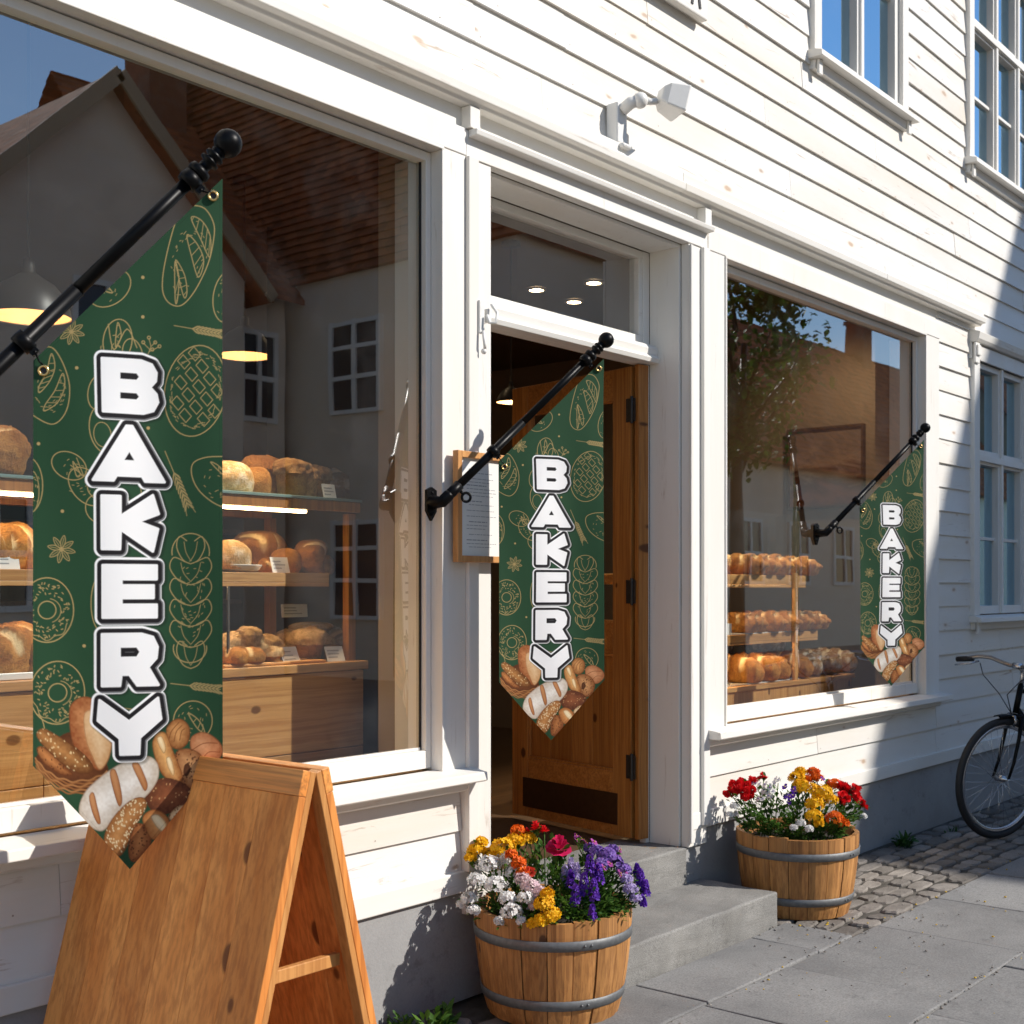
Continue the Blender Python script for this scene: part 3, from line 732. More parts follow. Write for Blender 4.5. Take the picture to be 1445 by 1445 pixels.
# ------------------------------------------------------------------ flowers
def rv(): 
    while True:
        v = Vector((rnd.uniform(-1, 1), rnd.uniform(-1, 1), rnd.uniform(-1, 1)))
        if .01 < v.length < 1: return v.normalized()
def basis(n):
    n = n.normalized(); a = Vector((0, 0, 1)) if abs(n.z) < .9 else Vector((1, 0, 0)); s = n.cross(a).normalized(); return s, n.cross(s), n
def leaf(mb, p, d, L, w, mi=0, droop=.3):
    d = d.normalized(); s = d.cross(Vector((0, 0, 1)))
    if s.length < .05: s = Vector((1, 0, 0))
    s.normalize(); n = s.cross(d); tw = rnd.uniform(-.6, .6); s = (s * math.cos(tw) + n * math.sin(tw)); n = s.cross(d)
    q = [p, p + d * L * .45 + s * w * .5 + n * w * .16, p + d * L * .8 + s * w * .36 - Vector((0, 0, droop * L * .15)), p + d * L - Vector((0, 0, droop * L * .35)),
         p + d * L * .8 - s * w * .36 - Vector((0, 0, droop * L * .15)), p + d * L * .45 - s * w * .5 + n * w * .16, p + d * L * .45, p + d * L * .8 - Vector((0, 0, droop * L * .17))]
    mb.add(q, [(0, 1, 6), (0, 6, 5), (1, 2, 7, 6), (6, 7, 4, 5), (2, 3, 7), (7, 3, 4)], mi, True)
def floret(mb, p, n, r, petals=5, mi=0, cup=.25):
    s, t, n = basis(n); a0 = rnd.uniform(0, TAU); vs = [p]; fs = []
    for k in range(petals):
        a = a0 + TAU * k / petals; w = math.pi / petals * .92
        for da, rr, h in ((-w, .55, cup * .5), (-w * .6, .95, cup), (0, 1.05, cup * 1.1), (w * .6, .95, cup), (w, .55, cup * .5)):
            vs.append(p + (s * math.cos(a + da) + t * math.sin(a + da)) * r * rr * rnd.uniform(.92, 1.05) + n * r * h)
        o = 1 + k * 5; fs += [(0, o, o + 1, o + 2), (0, o + 2, o + 3, o + 4)]
    mb.add(vs, fs, mi, True)
def cluster(mb, c, r, nf, fr, petals=5, mi=0, low=-.25, flat=.8):
    for i in range(nf):
        v = rv()
        while v.z < low: v = rv()
        p = c + Vector((v.x * r, v.y * r, v.z * r * flat)) * rnd.uniform(.82, 1.06)
        floret(mb, p, v + rv() * .35, fr * rnd.uniform(.75, 1.15), petals, mi)
def rose(mb, c, R_, n, mi=0):
    s, t, n = basis(n)
    for L, (cnt, rr, op) in enumerate(((4, .34, 1.15), (5, .58, .80), (6, .82, .45), (8, 1.0, .12))):
        for k in range(cnt):
            a = TAU * k / cnt + L * .7 + rnd.uniform(-.15, .15); w = math.pi / cnt * 1.35; vs = []; r = R_ * rr
            for i in range(4):
                q = i / 3
                for j in (-1, -.4, .4, 1):
                    aa = a + w * j * (.5 + .5 * math.sin(q * 2.2)); rad = r * (.18 + .82 * q ** .8) * (1 - .08 * abs(j)); h = R_ * (op * q ** 1.2 * .75 - .12 * L * .5 + (.05 * math.sin(j * 5 + k)) * q)
                    vs.append(c + (s * math.cos(aa) + t * math.sin(aa)) * rad + n * h)
            mb.add(vs, [(i * 4 + j, i * 4 + j + 1, i * 4 + 5 + j, i * 4 + 4 + j) for i in range(3) for j in range(3)], mi, True)
def pansy(mb, c, R_, n, mi=0, eye=1):
    s, t, n = basis(n)
    for a, sz in ((1.2, 1), (1.94, 1), (.1, .9), (3.04, .9), (-1.57, 1.1)):
        p0 = c; d = s * math.cos(a) + t * math.sin(a); e = n.cross(d)
        mb.add([p0, p0 + d * R_ * .5 * sz + e * R_ * .5 * sz, p0 + d * R_ * sz + e * R_ * .3 * sz + n * R_ * .1, p0 + d * R_ * sz - e * R_ * .3 * sz + n * R_ * .1, p0 + d * R_ * .5 * sz - e * R_ * .5 * sz], [(0, 1, 2), (0, 2, 3), (0, 3, 4)], mi, True)
        c = c + n * .0008
    mb.sphere(c + n * .001, R_ * .2, 6, 4, eye)
def spike(mb, base, top, r, fr, mi=0, per=38):
    for i in range(per):
        q = (i + rnd.random()) / per; p = base.lerp(top, q); a = rnd.uniform(0, TAU); rr = r * (1 - .65 * q)
        v = Vector((math.cos(a), math.sin(a), .25)); floret(mb, p + v * rr, v, fr * (1.1 - .5 * q), 5, mi, .35)
def plant(name, label, B, spec, kind, mats, t0, n_leaf=60, leafsize=.03, leafmat=None, root=None, group=None):
    # spec: list of (px, py, depth offset, size) of the flower heads; every head grows on a stem from the soil
    pts = [at(px, py, t0 + d) for px, py, d, s in spec]
    ctr = sum(pts, Vector()) / len(pts)
    off = Vector((ctr.x - B.x, ctr.y - B.y, 0)); 
    if off.length > .17: off *= .17 / off.length
    base = Vector((B.x + off.x, B.y + off.y, .326))
    t = thing(name, label, 'flowers', tuple(base), group)
    fo = MB(); lm = leafmat or M['leaf']
    for p, sp in zip(pts, spec):
        a = base + Vector((rnd.uniform(-.03, .03), rnd.uniform(-.03, .03), 0)); m = a.lerp(p, .55) + Vector((0, 0, .02)); fo.tube([a, m, p - Vector((0, 0, .004))], .0024, 5)
    for i in range(int(n_leaf * 2.2)):
        k = rnd.randrange(len(pts)); q = rnd.random() ** .7; p = base.lerp(pts[k], q * .93) + rv() * rnd.uniform(.005, .05) * (1 - q * .3)
        p.z = max(p.z, .345); dv = (p - Vector((B.x, B.y, .30))).normalized() + rv() * .7 + Vector((0, 0, .25)); leaf(fo, p, dv, leafsize * rnd.uniform(.6, 1.25), leafsize * rnd.uniform(.35, .6), 0)
    fo.build('foliage', lm, t)
    for p, sp in zip(pts, spec):
        s = sp[3] * 1.22; mb = MB(); up = (p - Vector((B.x, B.y, p.z - .22))).normalized() - FW * .35
        if kind == 'cluster': cluster(mb, p, s, int(24 + s * 900), .0125, 5)
        elif kind == 'fine': cluster(mb, p, s, int(30 + s * 1300), .0092, 4)
        elif kind == 'bud': cluster(mb, p, .007, 5, .006, 4)
        elif kind == 'rose': rose(mb, p, s, up)
        elif kind == 'ruffle':
            for q in range(9): rose(mb, p + Vector((rnd.uniform(-1, 1) * s * .95, rnd.uniform(-1, 1) * s * .95, rnd.uniform(-.6, .5) * s)), s * .66, up + rv() * .5)
        elif kind == 'spike': spike(mb, p - Vector((0, 0, s)), p + Vector((0, 0, s * .9)), s * .45, .0115)
        elif kind == 'pansy':
            for q in range(4): pansy(mb, p + Vector((rnd.uniform(-1, 1) * s * 1.3, rnd.uniform(-1, 1) * s * 1.3, rnd.uniform(-1, 1) * s)), s * .62, up + rv() * .4)
        mb.build('blossom', mats, t)
    return t
G1 = 'flowers growing in the left barrel'; G2 = 'flowers growing in the right barrel'
T = 4.61
def fl1(n, l, s, k, m, **kw): plant(n, l, B1, s, k, m, T, group=G1, **kw)
fl1('white_alyssum', 'white alyssum spilling over the left rim of the left barrel', [(672, 1243, -.06, .026), (690, 1222, .02, .036), (712, 1212, .06, .03), (700, 1250, -.10, .032), (662, 1268, -.08, .022), (668, 1285, -.12, .018), (728, 1232, -.02, .03), (652, 1276, -.06, .015)], 'fine', [M['p_white']], n_leaf=110, leafsize=.022, leafmat=M['leaf'])
fl1('white_candytuft', 'white candytuft hanging over the front rim of the left barrel', [(722, 1288, -.22, .03), (716, 1268, -.18, .024), (742, 1268, -.2, .022), (705, 1300, -.22, .014), (735, 1300, -.245, .012)], 'fine', [M['p_white']], n_leaf=60, leafsize=.022)
fl1('blush_stock', 'pale blush stock in the front middle of the left barrel', [(748, 1252, -.14, .024), (762, 1262, -.18, .022), (738, 1242, -.1, .02), (755, 1278, -.2, .018)], 'cluster', [M['p_blush']], n_leaf=60)
fl1('yellow_wallflower', 'yellow wallflowers at the back left of the left barrel', [(672, 1200, .08, .022), (692, 1206, .06, .02), (710, 1196, .05, .034), (728, 1186, .10, .026), (745, 1184, .12, .022), (680, 1188, .1, .016), (664, 1211, .06, .014)], 'cluster', [M['p_yellow']], n_leaf=80)
fl1('yellow_marigold', 'golden yellow marigolds hanging over the front rim of the left barrel', [(768, 1276, -.24, .026), (778, 1292, -.26, .024), (764, 1299, -.27, .018), (772, 1262, -.22, .016), (752, 1303, -.26, .013)], 'cluster', [M['p_yellow']], n_leaf=50)
fl1('orange_wallflower', 'orange wallflowers under the red blooms of the left barrel', [(732, 1218, -.03, .02), (722, 1206, 0, .014), (738, 1232, -.06, .016), (731, 1173, .12, .018)], 'cluster', [M['p_orange']], n_leaf=50)
fl1('coral_ranunculus', 'small coral ranunculus in the middle of the left barrel', [(747, 1231, -.06, .022)], 'rose', [M['p_coral']], n_leaf=24)
fl1('red_ranunculus', 'tall red ranunculus at the back top of the left barrel', [(757, 1168, .12, .024), (744, 1174, .14, .016), (768, 1172, .10, .018)], 'rose', [M['p_red']], n_leaf=50)
fl1('pink_ranunculus', 'large magenta pink ranunculus in the upper middle of the left barrel', [(788, 1196, .0, .042)], 'rose', [M['p_pink']], n_leaf=50, leafsize=.036)
fl1('purple_salvia', 'deep purple salvia spikes in the front right of the left barrel', [(832, 1222, -.08, .034), (824, 1248, -.14, .034), (838, 1254, -.16, .03), (812, 1262, -.17, .026), (845, 1232, -.08, .028), (836, 1288, -.23, .022), (806, 1240, -.1, .024)], 'spike', [M['p_purple']], n_leaf=60, leafmat=M['leaf2'])
fl1('lilac_salvia', 'lilac salvia spikes left of the purple ones in the left barrel', [(806, 1222, -.04, .024), (814, 1228, -.08, .022), (797, 1232, -.06, .022)], 'spike', [M['p_lilac']], n_leaf=40)
fl1('violet_scabious', 'blue violet scabious at the back right of the left barrel', [(842, 1204, .08, .024), (858, 1208, .05, .026), (868, 1218, .02, .022), (880, 1228, 0, .02), (850, 1220, .02, .022), (832, 1198, .12, .016), (864, 1199, .1, .014)], 'cluster', [M['p_violet']], n_leaf=80, leafmat=M['leaf2'])
fl1('magenta_pansy', 'magenta pansies at the back and right of the left barrel', [(828, 1193, .12, .020), (812, 1184, .14, .013), (876, 1232, -.05, .018), (852, 1228, -.04, .018), (866, 1205, .06, .016), (820, 1190, .1, .012)], 'pansy', [M['p_magenta'], M['pollen']], n_leaf=70)
fl1('indigo_salvia', 'dark indigo salvia leaning out over the right rim of the left barrel', [(904, 1238, -.03, .026), (911, 1252, -.05, .022), (907, 1270, -.08, .013), (899, 1226, 0, .014)], 'spike', [M['p_purple']], n_leaf=44, leafmat=M['leaf2'])
fl1('lilac_alyssum', 'sparse pale lilac alyssum at the right rim of the left barrel', [(890, 1256, -.08, .02), (897, 1268, -.1, .016), (884, 1240, -.05, .016)], 'fine', [M['p_lilac']], n_leaf=70, leafsize=.024)
fl1('green_herb', 'bushy green leafy herb without open blooms in the front right of the left barrel', [(866, 1270, -.16, .006), (852, 1292, -.2, .005), (880, 1282, -.15, .006), (862, 1250, -.12, .005), (820, 1300, -.25, .004), (790, 1272, -.2, .004), (742, 1205, .02, .004), (774, 1222, -.05, .004)], 'bud', [M['leaf']], n_leaf=420, leafsize=.026)
T2 = 6.04
def fl2(n, l, s, k, m, **kw): plant(n, l, B2, s, k, m, T2, group=G2, **kw)
fl2('red_geranium', 'red geranium at the left side of the right barrel', [(1040, 1110, -.02, .030), (1054, 1104, .02, .030), (1050, 1118, -.06, .026), (1078, 1095, .08, .016), (1030, 1118, -.04, .018)], 'ruffle', [M['p_red']], n_leaf=90, leafsize=.034)
fl2('crimson_geranium', 'red geranium at the right side of the right barrel', [(1197, 1112, .02, .032), (1208, 1125, -.02, .030), (1190, 1126, -.06, .026), (1218, 1134, .0, .02)], 'ruffle', [M['p_red']], n_leaf=90, leafsize=.034)
fl2('yellow_yarrow', 'large yellow flower heads in the middle of the right barrel', [(1140, 1116, -.06, .040), (1160, 1120, -.08, .038), (1150, 1136, -.14, .034), (1148, 1152, -.19, .030), (1172, 1130, -.08, .026), (1130, 1108, -.02, .026), (1156, 1162, -.2, .016)], 'cluster', [M['p_yellow']], n_leaf=80)
fl2('golden_wallflower', 'upright golden wallflower at the back of the right barrel', [(1124, 1098, .1, .030), (1130, 1090, .12, .022)], 'cluster', [M['p_yellow']], n_leaf=40)
fl2('orange_marigold', 'orange marigolds in the front right of the right barrel', [(1178, 1155, -.18, .030), (1190, 1162, -.16, .02)], 'cluster', [M['p_orange']], n_leaf=50)
fl2('orange_wallflower', 'upright orange wallflowers at the back of the right barrel', [(1148, 1090, .12, .022), (1153, 1098, .1, .02), (1178, 1108, .06, .028), (1140, 1100, .1, .016)], 'cluster', [M['p_orange']], n_leaf=50)
fl2('white_pansy', 'white pansies between the red and yellow blooms of the right barrel', [(1084, 1112, -.04, .022), (1092, 1122, -.08, .020), (1075, 1122, -.06, .020), (1098, 1104, .0, .016), (1068, 1108, 0, .016)], 'pansy', [M['p_white'], M['p_purple']], n_leaf=80)
fl2('purple_pansy', 'purple pansies beside the yellow heads of the right barrel', [(1110, 1118, -.06, .022), (1116, 1126, -.1, .018), (1166, 1105, .06, .018)], 'pansy', [M['p_purple'], M['pollen']], n_leaf=50)
fl2('cream_alyssum', 'small cream white alyssum over the front rim of the right barrel', [(1130, 1162, -.22, .016), (1142, 1170, -.24, .014), (1120, 1168, -.24, .012), (1036, 1138, -.1, .014), (1030, 1150, -.1, .012), (1218, 1152, -.05, .012)], 'fine', [M['p_white']], n_leaf=70, leafsize=.022)
fl2('green_herb', 'bushy green leafy herb along the front rim of the right barrel', [(1070, 1150, -.18, .005), (1090, 1160, -.22, .005), (1110, 1145, -.18, .004), (1050, 1142, -.12, .005), (1205, 1156, -.12, .005), (1216, 1146, -.05, .005), (1100, 1130, -.1, .004), (1190, 1140, -.1, .004), (1042, 1160, -.12, .004)], 'bud', [M['leaf']], n_leaf=460, leafsize=.028)

# ------------------------------------------------------------------ weeds at the wall
def weed(px, py, label, n, L, m):
    p = at(px, py, 1.5 * F / (py - 832)); p.z = -.02; mb = MB()
    for i in range(n):
        d = rv(); d.z = abs(d.z) + .7; leaf(mb, p + Vector((rnd.uniform(-.06, .06), rnd.uniform(-.03, .03), 0)), d, L * rnd.uniform(.5, 1.2), L * .18, 0, rnd.uniform(.2, 1.0))
        if i % 2: leaf(mb, p + d.normalized() * L * .5 + rv() * .02, d + rv(), L * .4, L * .16)
    tag(mb.build('weed', m, loc=tuple(p)), label, 'weed', 'weeds along the wall base')
weed(612, 1452, 'tall bright green weed beside the foot of the left barrel', 26, .12, M['leaf'])
weed(562, 1448, 'low green weed next to the sandwich board', 34, .07, M['leaf'])
weed(1275, 1192, 'dark green weed growing from the cobbles at the shaded plinth', 40, .11, M['leaf2'])
weed(1345, 1172, 'tiny green weed at the plinth behind the bicycle wheel', 16, .05, M['leaf2'])

# ------------------------------------------------------------------ menu board, hook, lamp, number sign
mc = P(668, 716, -.03); X0, X1 = 3.415, 3.70; ZB, ZT2 = 1.60, 2.005
t = thing('menu_board', 'pine framed menu sheet hanging on the white door casing left of the door', 'menu board', ((X0 + X1) / 2, -.055, ZB))
mb = MB(); w = .024
mb.box(X0, X0 + w, -.080, -.054, ZB, ZT2); mb.box(X1 - w, X1, -.080, -.054, ZB, ZT2); mb.box(X0 + w, X1 - w, -.0795, -.054, ZT2 - w, ZT2); mb.box(X0 + w, X1 - w, -.0795, -.054, ZB, ZB + w)
mb.build('frame', M['menu_w'], t, .002)
mb = MB(); mb.box(X0 + w, X1 - w, -.066, -.058, ZB + w, ZT2 - w); pp = mb.build('paper', M['card'], t)
mb = MB(); zz = ZT2 - .065; i = 0
while zz > ZB + .05:                                       # rows of small unreadable print
    x = X0 + .062 + (.012 if i % 3 == 0 else 0); xe = X1 - .058 - rnd.uniform(0, .07) - (.05 if i % 4 == 0 else 0)
    while x < xe:
        l = rnd.uniform(.008, .028); mb.box(x, min(x + l, xe), -.0665, -.0662, zz, zz + (.0022 if i % 4 else .0035)); x += l + .004
    zz -= rnd.choice((.0125, .0125, .021)); i += 1
mb.build('print', M['ink'], pp)
h = P(672, 450, -.03)
t = thing('shutter_hook', 'white painted iron hook and latch screwed to the casing left of the transom', 'hook', (h.x, -.033, h.z))
mb = MB(); mb.box(h.x - .016, h.x + .012, -.062, -.052, h.z - .06, h.z + .065); mb.box(h.x + .03, h.x + .052, -.062, -.031, h.z - .01, h.z + .04); mb.build('plate', M['white_metal'], t, .003)
mb = MB(); mb.tube([(h.x + .04, -.07, h.z + .055), (h.x + .045, -.095, h.z + .02), (h.x + .03, -.10, h.z - .02), (h.x + .012, -.085, h.z - .02), (h.x + .01, -.075, h.z + .01)], .006, 8)
mb.tube([(h.x - .005, -.07, h.z - .05), (h.x - .004, -.075, h.z - .10), (h.x + .004, -.07, h.z - .115)], .006, 8); mb.sphere((h.x + .002, -.066, h.z - .125), .011, 8, 6)
mb.build('hook', M['white_metal'], t)

c = P(872, 200, -.05)
t = thing('wall_lamp', 'small white adjustable floodlight fixed above the cornice over the door', 'lamp', (c.x, -.025, 3.42))
mb = MB(); x = c.x
mb.box(x - .035, x + .035, -.075, -.012, 3.385, 3.56); mb.box(x - .028, x + .04, -.10, -.030, 3.365, 3.384); mb.build('base', M['white_plastic'], t, .008)
mb = MB(); mb.tube([(x + .0, -.072, 3.53), (x + .01, -.11, 3.555), (x + .03, -.135, 3.565)], [.026, .026, .024], 12); mb.sphere((x + .035, -.14, 3.565), .034, 14, 9); mb.tube([(x + .035, -.14, 3.565), (x + .075, -.165, 3.565), (x + .10, -.18, 3.57)], .014, 10); mb.build('arm', M['white_plastic'], t)
mb = MB(); mb.tube([(x - .01, -.05, 3.37), (x - .012, -.055, 3.345), (x + .02, -.065, 3.325)], .004, 6); mb.build('cable', M['white_plastic'], t)
mb = MB(); hc = Vector((x + .155, -.215, 3.585)); dr = Vector((.75, -.45, -.22)).normalized(); s, u, _ = basis(dr); 
k = [(-.055, .030, .030), (-.03, .052, .048), (.045, .072, .058), (.055, .070, .056)]
vs = []
for a, hw, hh in k:
    up = Vector((0, 0, 1)) - dr * dr.z; up.normalize(); sd = dr.cross(up)
    for sx, sz in ((-1, -1), (1, -1), (1, 1), (-1, 1)): vs.append(hc + dr * a + sd * hw * sx + up * hh * sz)
mb.add(vs, [(3, 2, 1, 0), (12, 13, 14, 15)] + [(i * 4 + j, i * 4 + (j + 1) % 4, i * 4 + 4 + (j + 1) % 4, i * 4 + 4 + j) for i in range(3) for j in range(4)])
hd = mb.build('head', M['white_plastic'], t, .007)
mb = MB(); vs2 = [hc + dr * .0565 + sd * .058 * sx + up * .045 * sz for sx, sz in ((-1, -1), (1, -1), (1, 1), (-1, 1))]; mb.add(vs2, [(0, 1, 2, 3)]); mb.build('lens', M['shelf_glass'], hd)

t = thing('name_sign', 'white board sign with black letters on the boards above the door lamp', 'sign', (4.7, -.03, 4.15))
mb = MB(); mb.box(4.25, 5.16, -.062, -.022, 4.15, 4.42); mb.build('sign_board', M['trim_h'], t, .006)
mb = MB(); y0, y1 = -.0665, -.0625
def stroke(pts, w): 
    for a, b in zip(pts, pts[1:]): mb.bar((a[0], (y0 + y1) / 2, a[1]), (b[0], (y0 + y1) / 2, b[1]), .004, w, up=(0, 0, 1) if abs(b[0] - a[0]) > abs(b[1] - a[1]) else (1, 0, 0))
stroke([(5.02, 4.183), (5.055, 4.35), (5.09, 4.183)], .017); stroke([(5.034, 4.24), (5.077, 4.24)], .012)
stroke([(4.91, 4.183), (4.91, 4.35), (4.975, 4.195), (4.975, 4.35)], .015)
mb.build('lettering', M['ink_black'], t)

mb = MB(); g = random.Random(33)
for i in range(420):                                         # grit and petals gathered along the joints and the wall
    k_ = g.random()
    if k_ < .45: x_, y_ = g.uniform(3.4, 8), g.choice((-.76, -1.415)) + g.gauss(0, .02)
    elif k_ < .8: x_, y_ = g.uniform(2.6, 7.5), -.76 - abs(g.gauss(0, .35))
    else: x_, y_ = g.gauss(5.3, .25), -.55 + g.gauss(0, .12)
    q_ = g.uniform(.0015, .005); mb.sphere((x_, y_, .002), (q_ * g.uniform(.8, 1.8), q_ * g.uniform(.8, 1.5), q_ * .7), 6, 4, 0 if g.random() < .8 else 1)
tag(mb.build('grit', [M['cobble'], M['pollen']], loc=(0, 0, 0)), kind='stuff')
# ------------------------------------------------------------------ bicycle (local frame: +X towards the rear, front hub at origin)
hub = Vector((7.76, -.49, .372)); ba = R(-22)
bk = thing('bicycle', 'black city bicycle with upright handlebar standing by the shaded wall at the right', 'bicycle', (hub.x, hub.y, 0))
Q = Matrix.Rotation(ba, 4, 'Z') @ Matrix.Rotation(R(4), 4, 'X')
def L(x, y, z): return Vector((hub.x, hub.y, 0)) + Q @ Vector((x, y, z))
def wheel(cx):
    C = (cx, 0, .372); N = 64
    mb = MB(); mb.tube([L(cx + .345 * math.cos(TAU * i / N), 0, .372 + .345 * math.sin(TAU * i / N)) for i in range(N)], .0215, 10, closed=True)
    w = mb.build('wheel', M['black_soft'], bk)
    mb = MB()
    for r, k in ((.318, .011), (.309, .008)): mb.tube([L(cx + r * math.cos(TAU * i / N), 0, .372 + r * math.sin(TAU * i / N)) for i in range(N)], k, 8, closed=True)
    mb.build('rim', M['steel'], w)
    mb = MB()
    for i in range(36):
        a = TAU * i / 36; s = 1 if i % 2 else -1; b = a + (.9 if (i // 2) % 2 else -.9)
        mb.tube([L(cx + .024 * math.cos(b), .028 * s, .372 + .024 * math.sin(b)), L(cx + .308 * math.cos(a), 0, .372 + .308 * math.sin(a))], .0011, 5)
    mb.build('spokes', M['steel'], w)
    mb = MB(); mb.tube([L(cx, -.05, .372), L(cx, -.035, .372), L(cx, -.030, .372), L(cx, .030, .372), L(cx, .035, .372), L(cx, .05, .372)], [.008, .008, .022, .022, .008, .008], 12)
    mb.tube([L(cx, -.066, .372), L(cx, .066, .372)], .006, 8); mb.build('hub', M['steel'], w)
wheel(0); wheel(1.06)
mb = MB()
ht, hb = (.130, 0, .93), (.095, 0, .76); bb = (.63, 0, .29); st = (.80, 0, .82); ra = (1.06, 0, .372)
mb.tube([L(*ht), L(*hb)], .0185, 12)
mb.tube([L(.105, 0, .79), L(*bb)], .016, 12); mb.tube([L(.126, 0, .90), L(.765, 0, .70)], .014, 12); mb.tube([L(*bb), L(*st)], .015, 12)
for s in (-1, 1):
    mb.tube([L(.765, .012 * s, .70), L(.95, .05 * s, .50), L(1.06, .055 * s, .372)], .008, 8); mb.tube([L(.63, .02 * s, .29), L(.85, .05 * s, .33), L(1.06, .055 * s, .372)], .009, 8)
mb.build('frame', M['black_metal'], bk)
mb = MB()
mb.tube([L(.095, -.05, .742), L(.095, .05, .742)], .016, 10)
for s in (-1, 1): mb.tube([L(.093, .05 * s, .742), L(.075, .055 * s, .62), L(.040, .056 * s, .47), L(0, .056 * s, .372)], [.014, .012, .010, .008], 10)
mb.build('fork', M['black_metal'], bk)
mb = MB(); mb.tube([L(.130, 0, .93), L(.138, 0, .985), L(.13, 0, 1.02), L(.09, 0, 1.045)], .0135, 10)
mb.tube([L(.09, -.03, 1.045), L(.09, .03, 1.045)], .018, 10); mb.build('stem', M['steel'], bk)
mb = MB(); hbpts = []
for s in (-1, 1): pass
half = [(.088, .05, 1.043), (.075, .11, 1.058), (.05, .17, 1.078), (.022, .225, 1.080), (.003, .28, 1.066), (-.005, .34, 1.05)]
pts = [(x, -y, z) for x, y, z in half[::-1]] + [(.09, 0, 1.045)] + half
mb.tube([L(*p) for p in pts], .0125, 10); hbar = mb.build('handlebar', plain('worn_chrome', (.30, .29, .28), .28, 1, .3), bk)
for s in (-1, 1):
    mb = MB(); mb.tube([L(.008, .265 * s, 1.061), L(-.002, .32 * s, 1.053), L(-.008, .375 * s, 1.045)], [.017, .018, .017], 10); mb.build('grip', M['black_soft'], hbar)
    mb = MB(); mb.tube([L(.02, .23 * s, 1.05), L(-.03, .25 * s, 1.035), L(-.045, .30 * s, 1.025), L(-.05, .35 * s, 1.015)], .006, 6); mb.build('brake_lever', M['steel'], hbar)
    mb = MB(); mb.tube([L(.02, .22 * s, 1.04), L(-.04, .14 * s, .98), L(-.02, .03 * s, .88), L(.06, .0, .76)], .003, 6); mb.build('cable', M['black_soft'], bk)
mb = MB()
for s in (-1, 1): mb.tube([L(.05, .0, .752), L(.05, .035 * s, .745), L(.05, .045 * s, .715), L(.05, .030 * s, .69)], .009, 8); mb.build('brake', M['steel'], bk)
def guard(cx, a0, a1):
    mb = MB(); k = 24; vs = []; fs = []
    for i in range(k + 1):
        a = R(a0 + (a1 - a0) * i / k)
        for y, r in ((-.027, .374), (-.015, .386), (.015, .386), (.027, .374)): vs.append(L(cx + r * math.cos(a), y, .372 + r * math.sin(a)))
    for i in range(k):
        for j in range(3): fs.append((i * 4 + j, i * 4 + j + 1, i * 4 + 5 + j, i * 4 + 4 + j))
    mb.add(vs, fs, 0, True); o = mb.build('mudguard', M['black_metal'], bk); m = o.modifiers.new('s', 'SOLIDIFY'); m.thickness = .0015
guard(0, 20, 100); guard(1.06, -10, 165)
mb = MB(); mb.tube([L(*st), L(.83, 0, .90)], .012, 10); mb.build('seat_post', M['steel'], bk)
mb = MB(); prof = []
for i in range(9):
    q = i / 8; x = .70 + .27 * q; w = .020 + .075 * q ** 1.6; z = .925 + .015 * math.sin(q * 3.1)
    prof.append([L(x, w * math.cos(a), z - .03 + .035 * math.sin(a)) for a in [math.pi * j / 8 for j in range(9)]])
vs = [p for r in prof for p in r]; mb.add(vs, [(i * 9 + j, i * 9 + j + 1, i * 9 + 10 + j, i * 9 + 9 + j) for i in range(8) for j in range(8)] + [tuple(range(9)), tuple(72 + j for j in range(9))[::-1]], 0, True); mb.build('saddle', M['black_soft'], bk)
mb = MB(); mb.tube([L(.63 + .09 * math.cos(TAU * i / 40), -.045, .29 + .09 * math.sin(TAU * i / 40)) for i in range(40)], .004, 6, closed=True)
for i in range(5): mb.tube([L(.63, -.045, .29), L(.63 + .09 * math.cos(TAU * i / 5), -.045, .29 + .09 * math.sin(TAU * i / 5))], .005, 6)
mb.tube([L(.63, -.06, .29), L(.63, .06, .29)], .014, 10); mb.build('chainring', M['steel'], bk)
for s, a in ((-1, -.6), (1, 2.54)):
    mb = MB(); e = (.63 + .165 * math.cos(a), .075 * s, .29 + .165 * math.sin(a)); mb.tube([L(.63, .06 * s, .29), L(*e)], .008, 8); mb.tube([L(e[0], .075 * s, e[2]), L(e[0], .12 * s, e[2])], .006, 8)
    cr = mb.build('crank', M['steel'], bk); mb = MB()
    mb.obox(L(e[0], .125 * s, e[2]), Q.to_3x3() @ Vector((.045, 0, 0)), Q.to_3x3() @ Vector((0, .035, 0)), Q.to_3x3() @ Vector((0, 0, .010))); mb.build('pedal', M['black_soft'], cr, .003)
mb = MB(); mb.tube([L(.95, .06, .33), L(.93, .20, .0)], .008, 8); mb.build('kickstand', M['steel'], bk)

# ------------------------------------------------------------------ flags on poles
AX = R(34); fd = Vector((math.cos(AX), -math.sin(AX), 0))
fnrm = Vector((-math.sin(AX), -math.cos(AX), 0))
SL = 1.03
K = .382 / 266.0                                            # metres per unit of the banner drawing
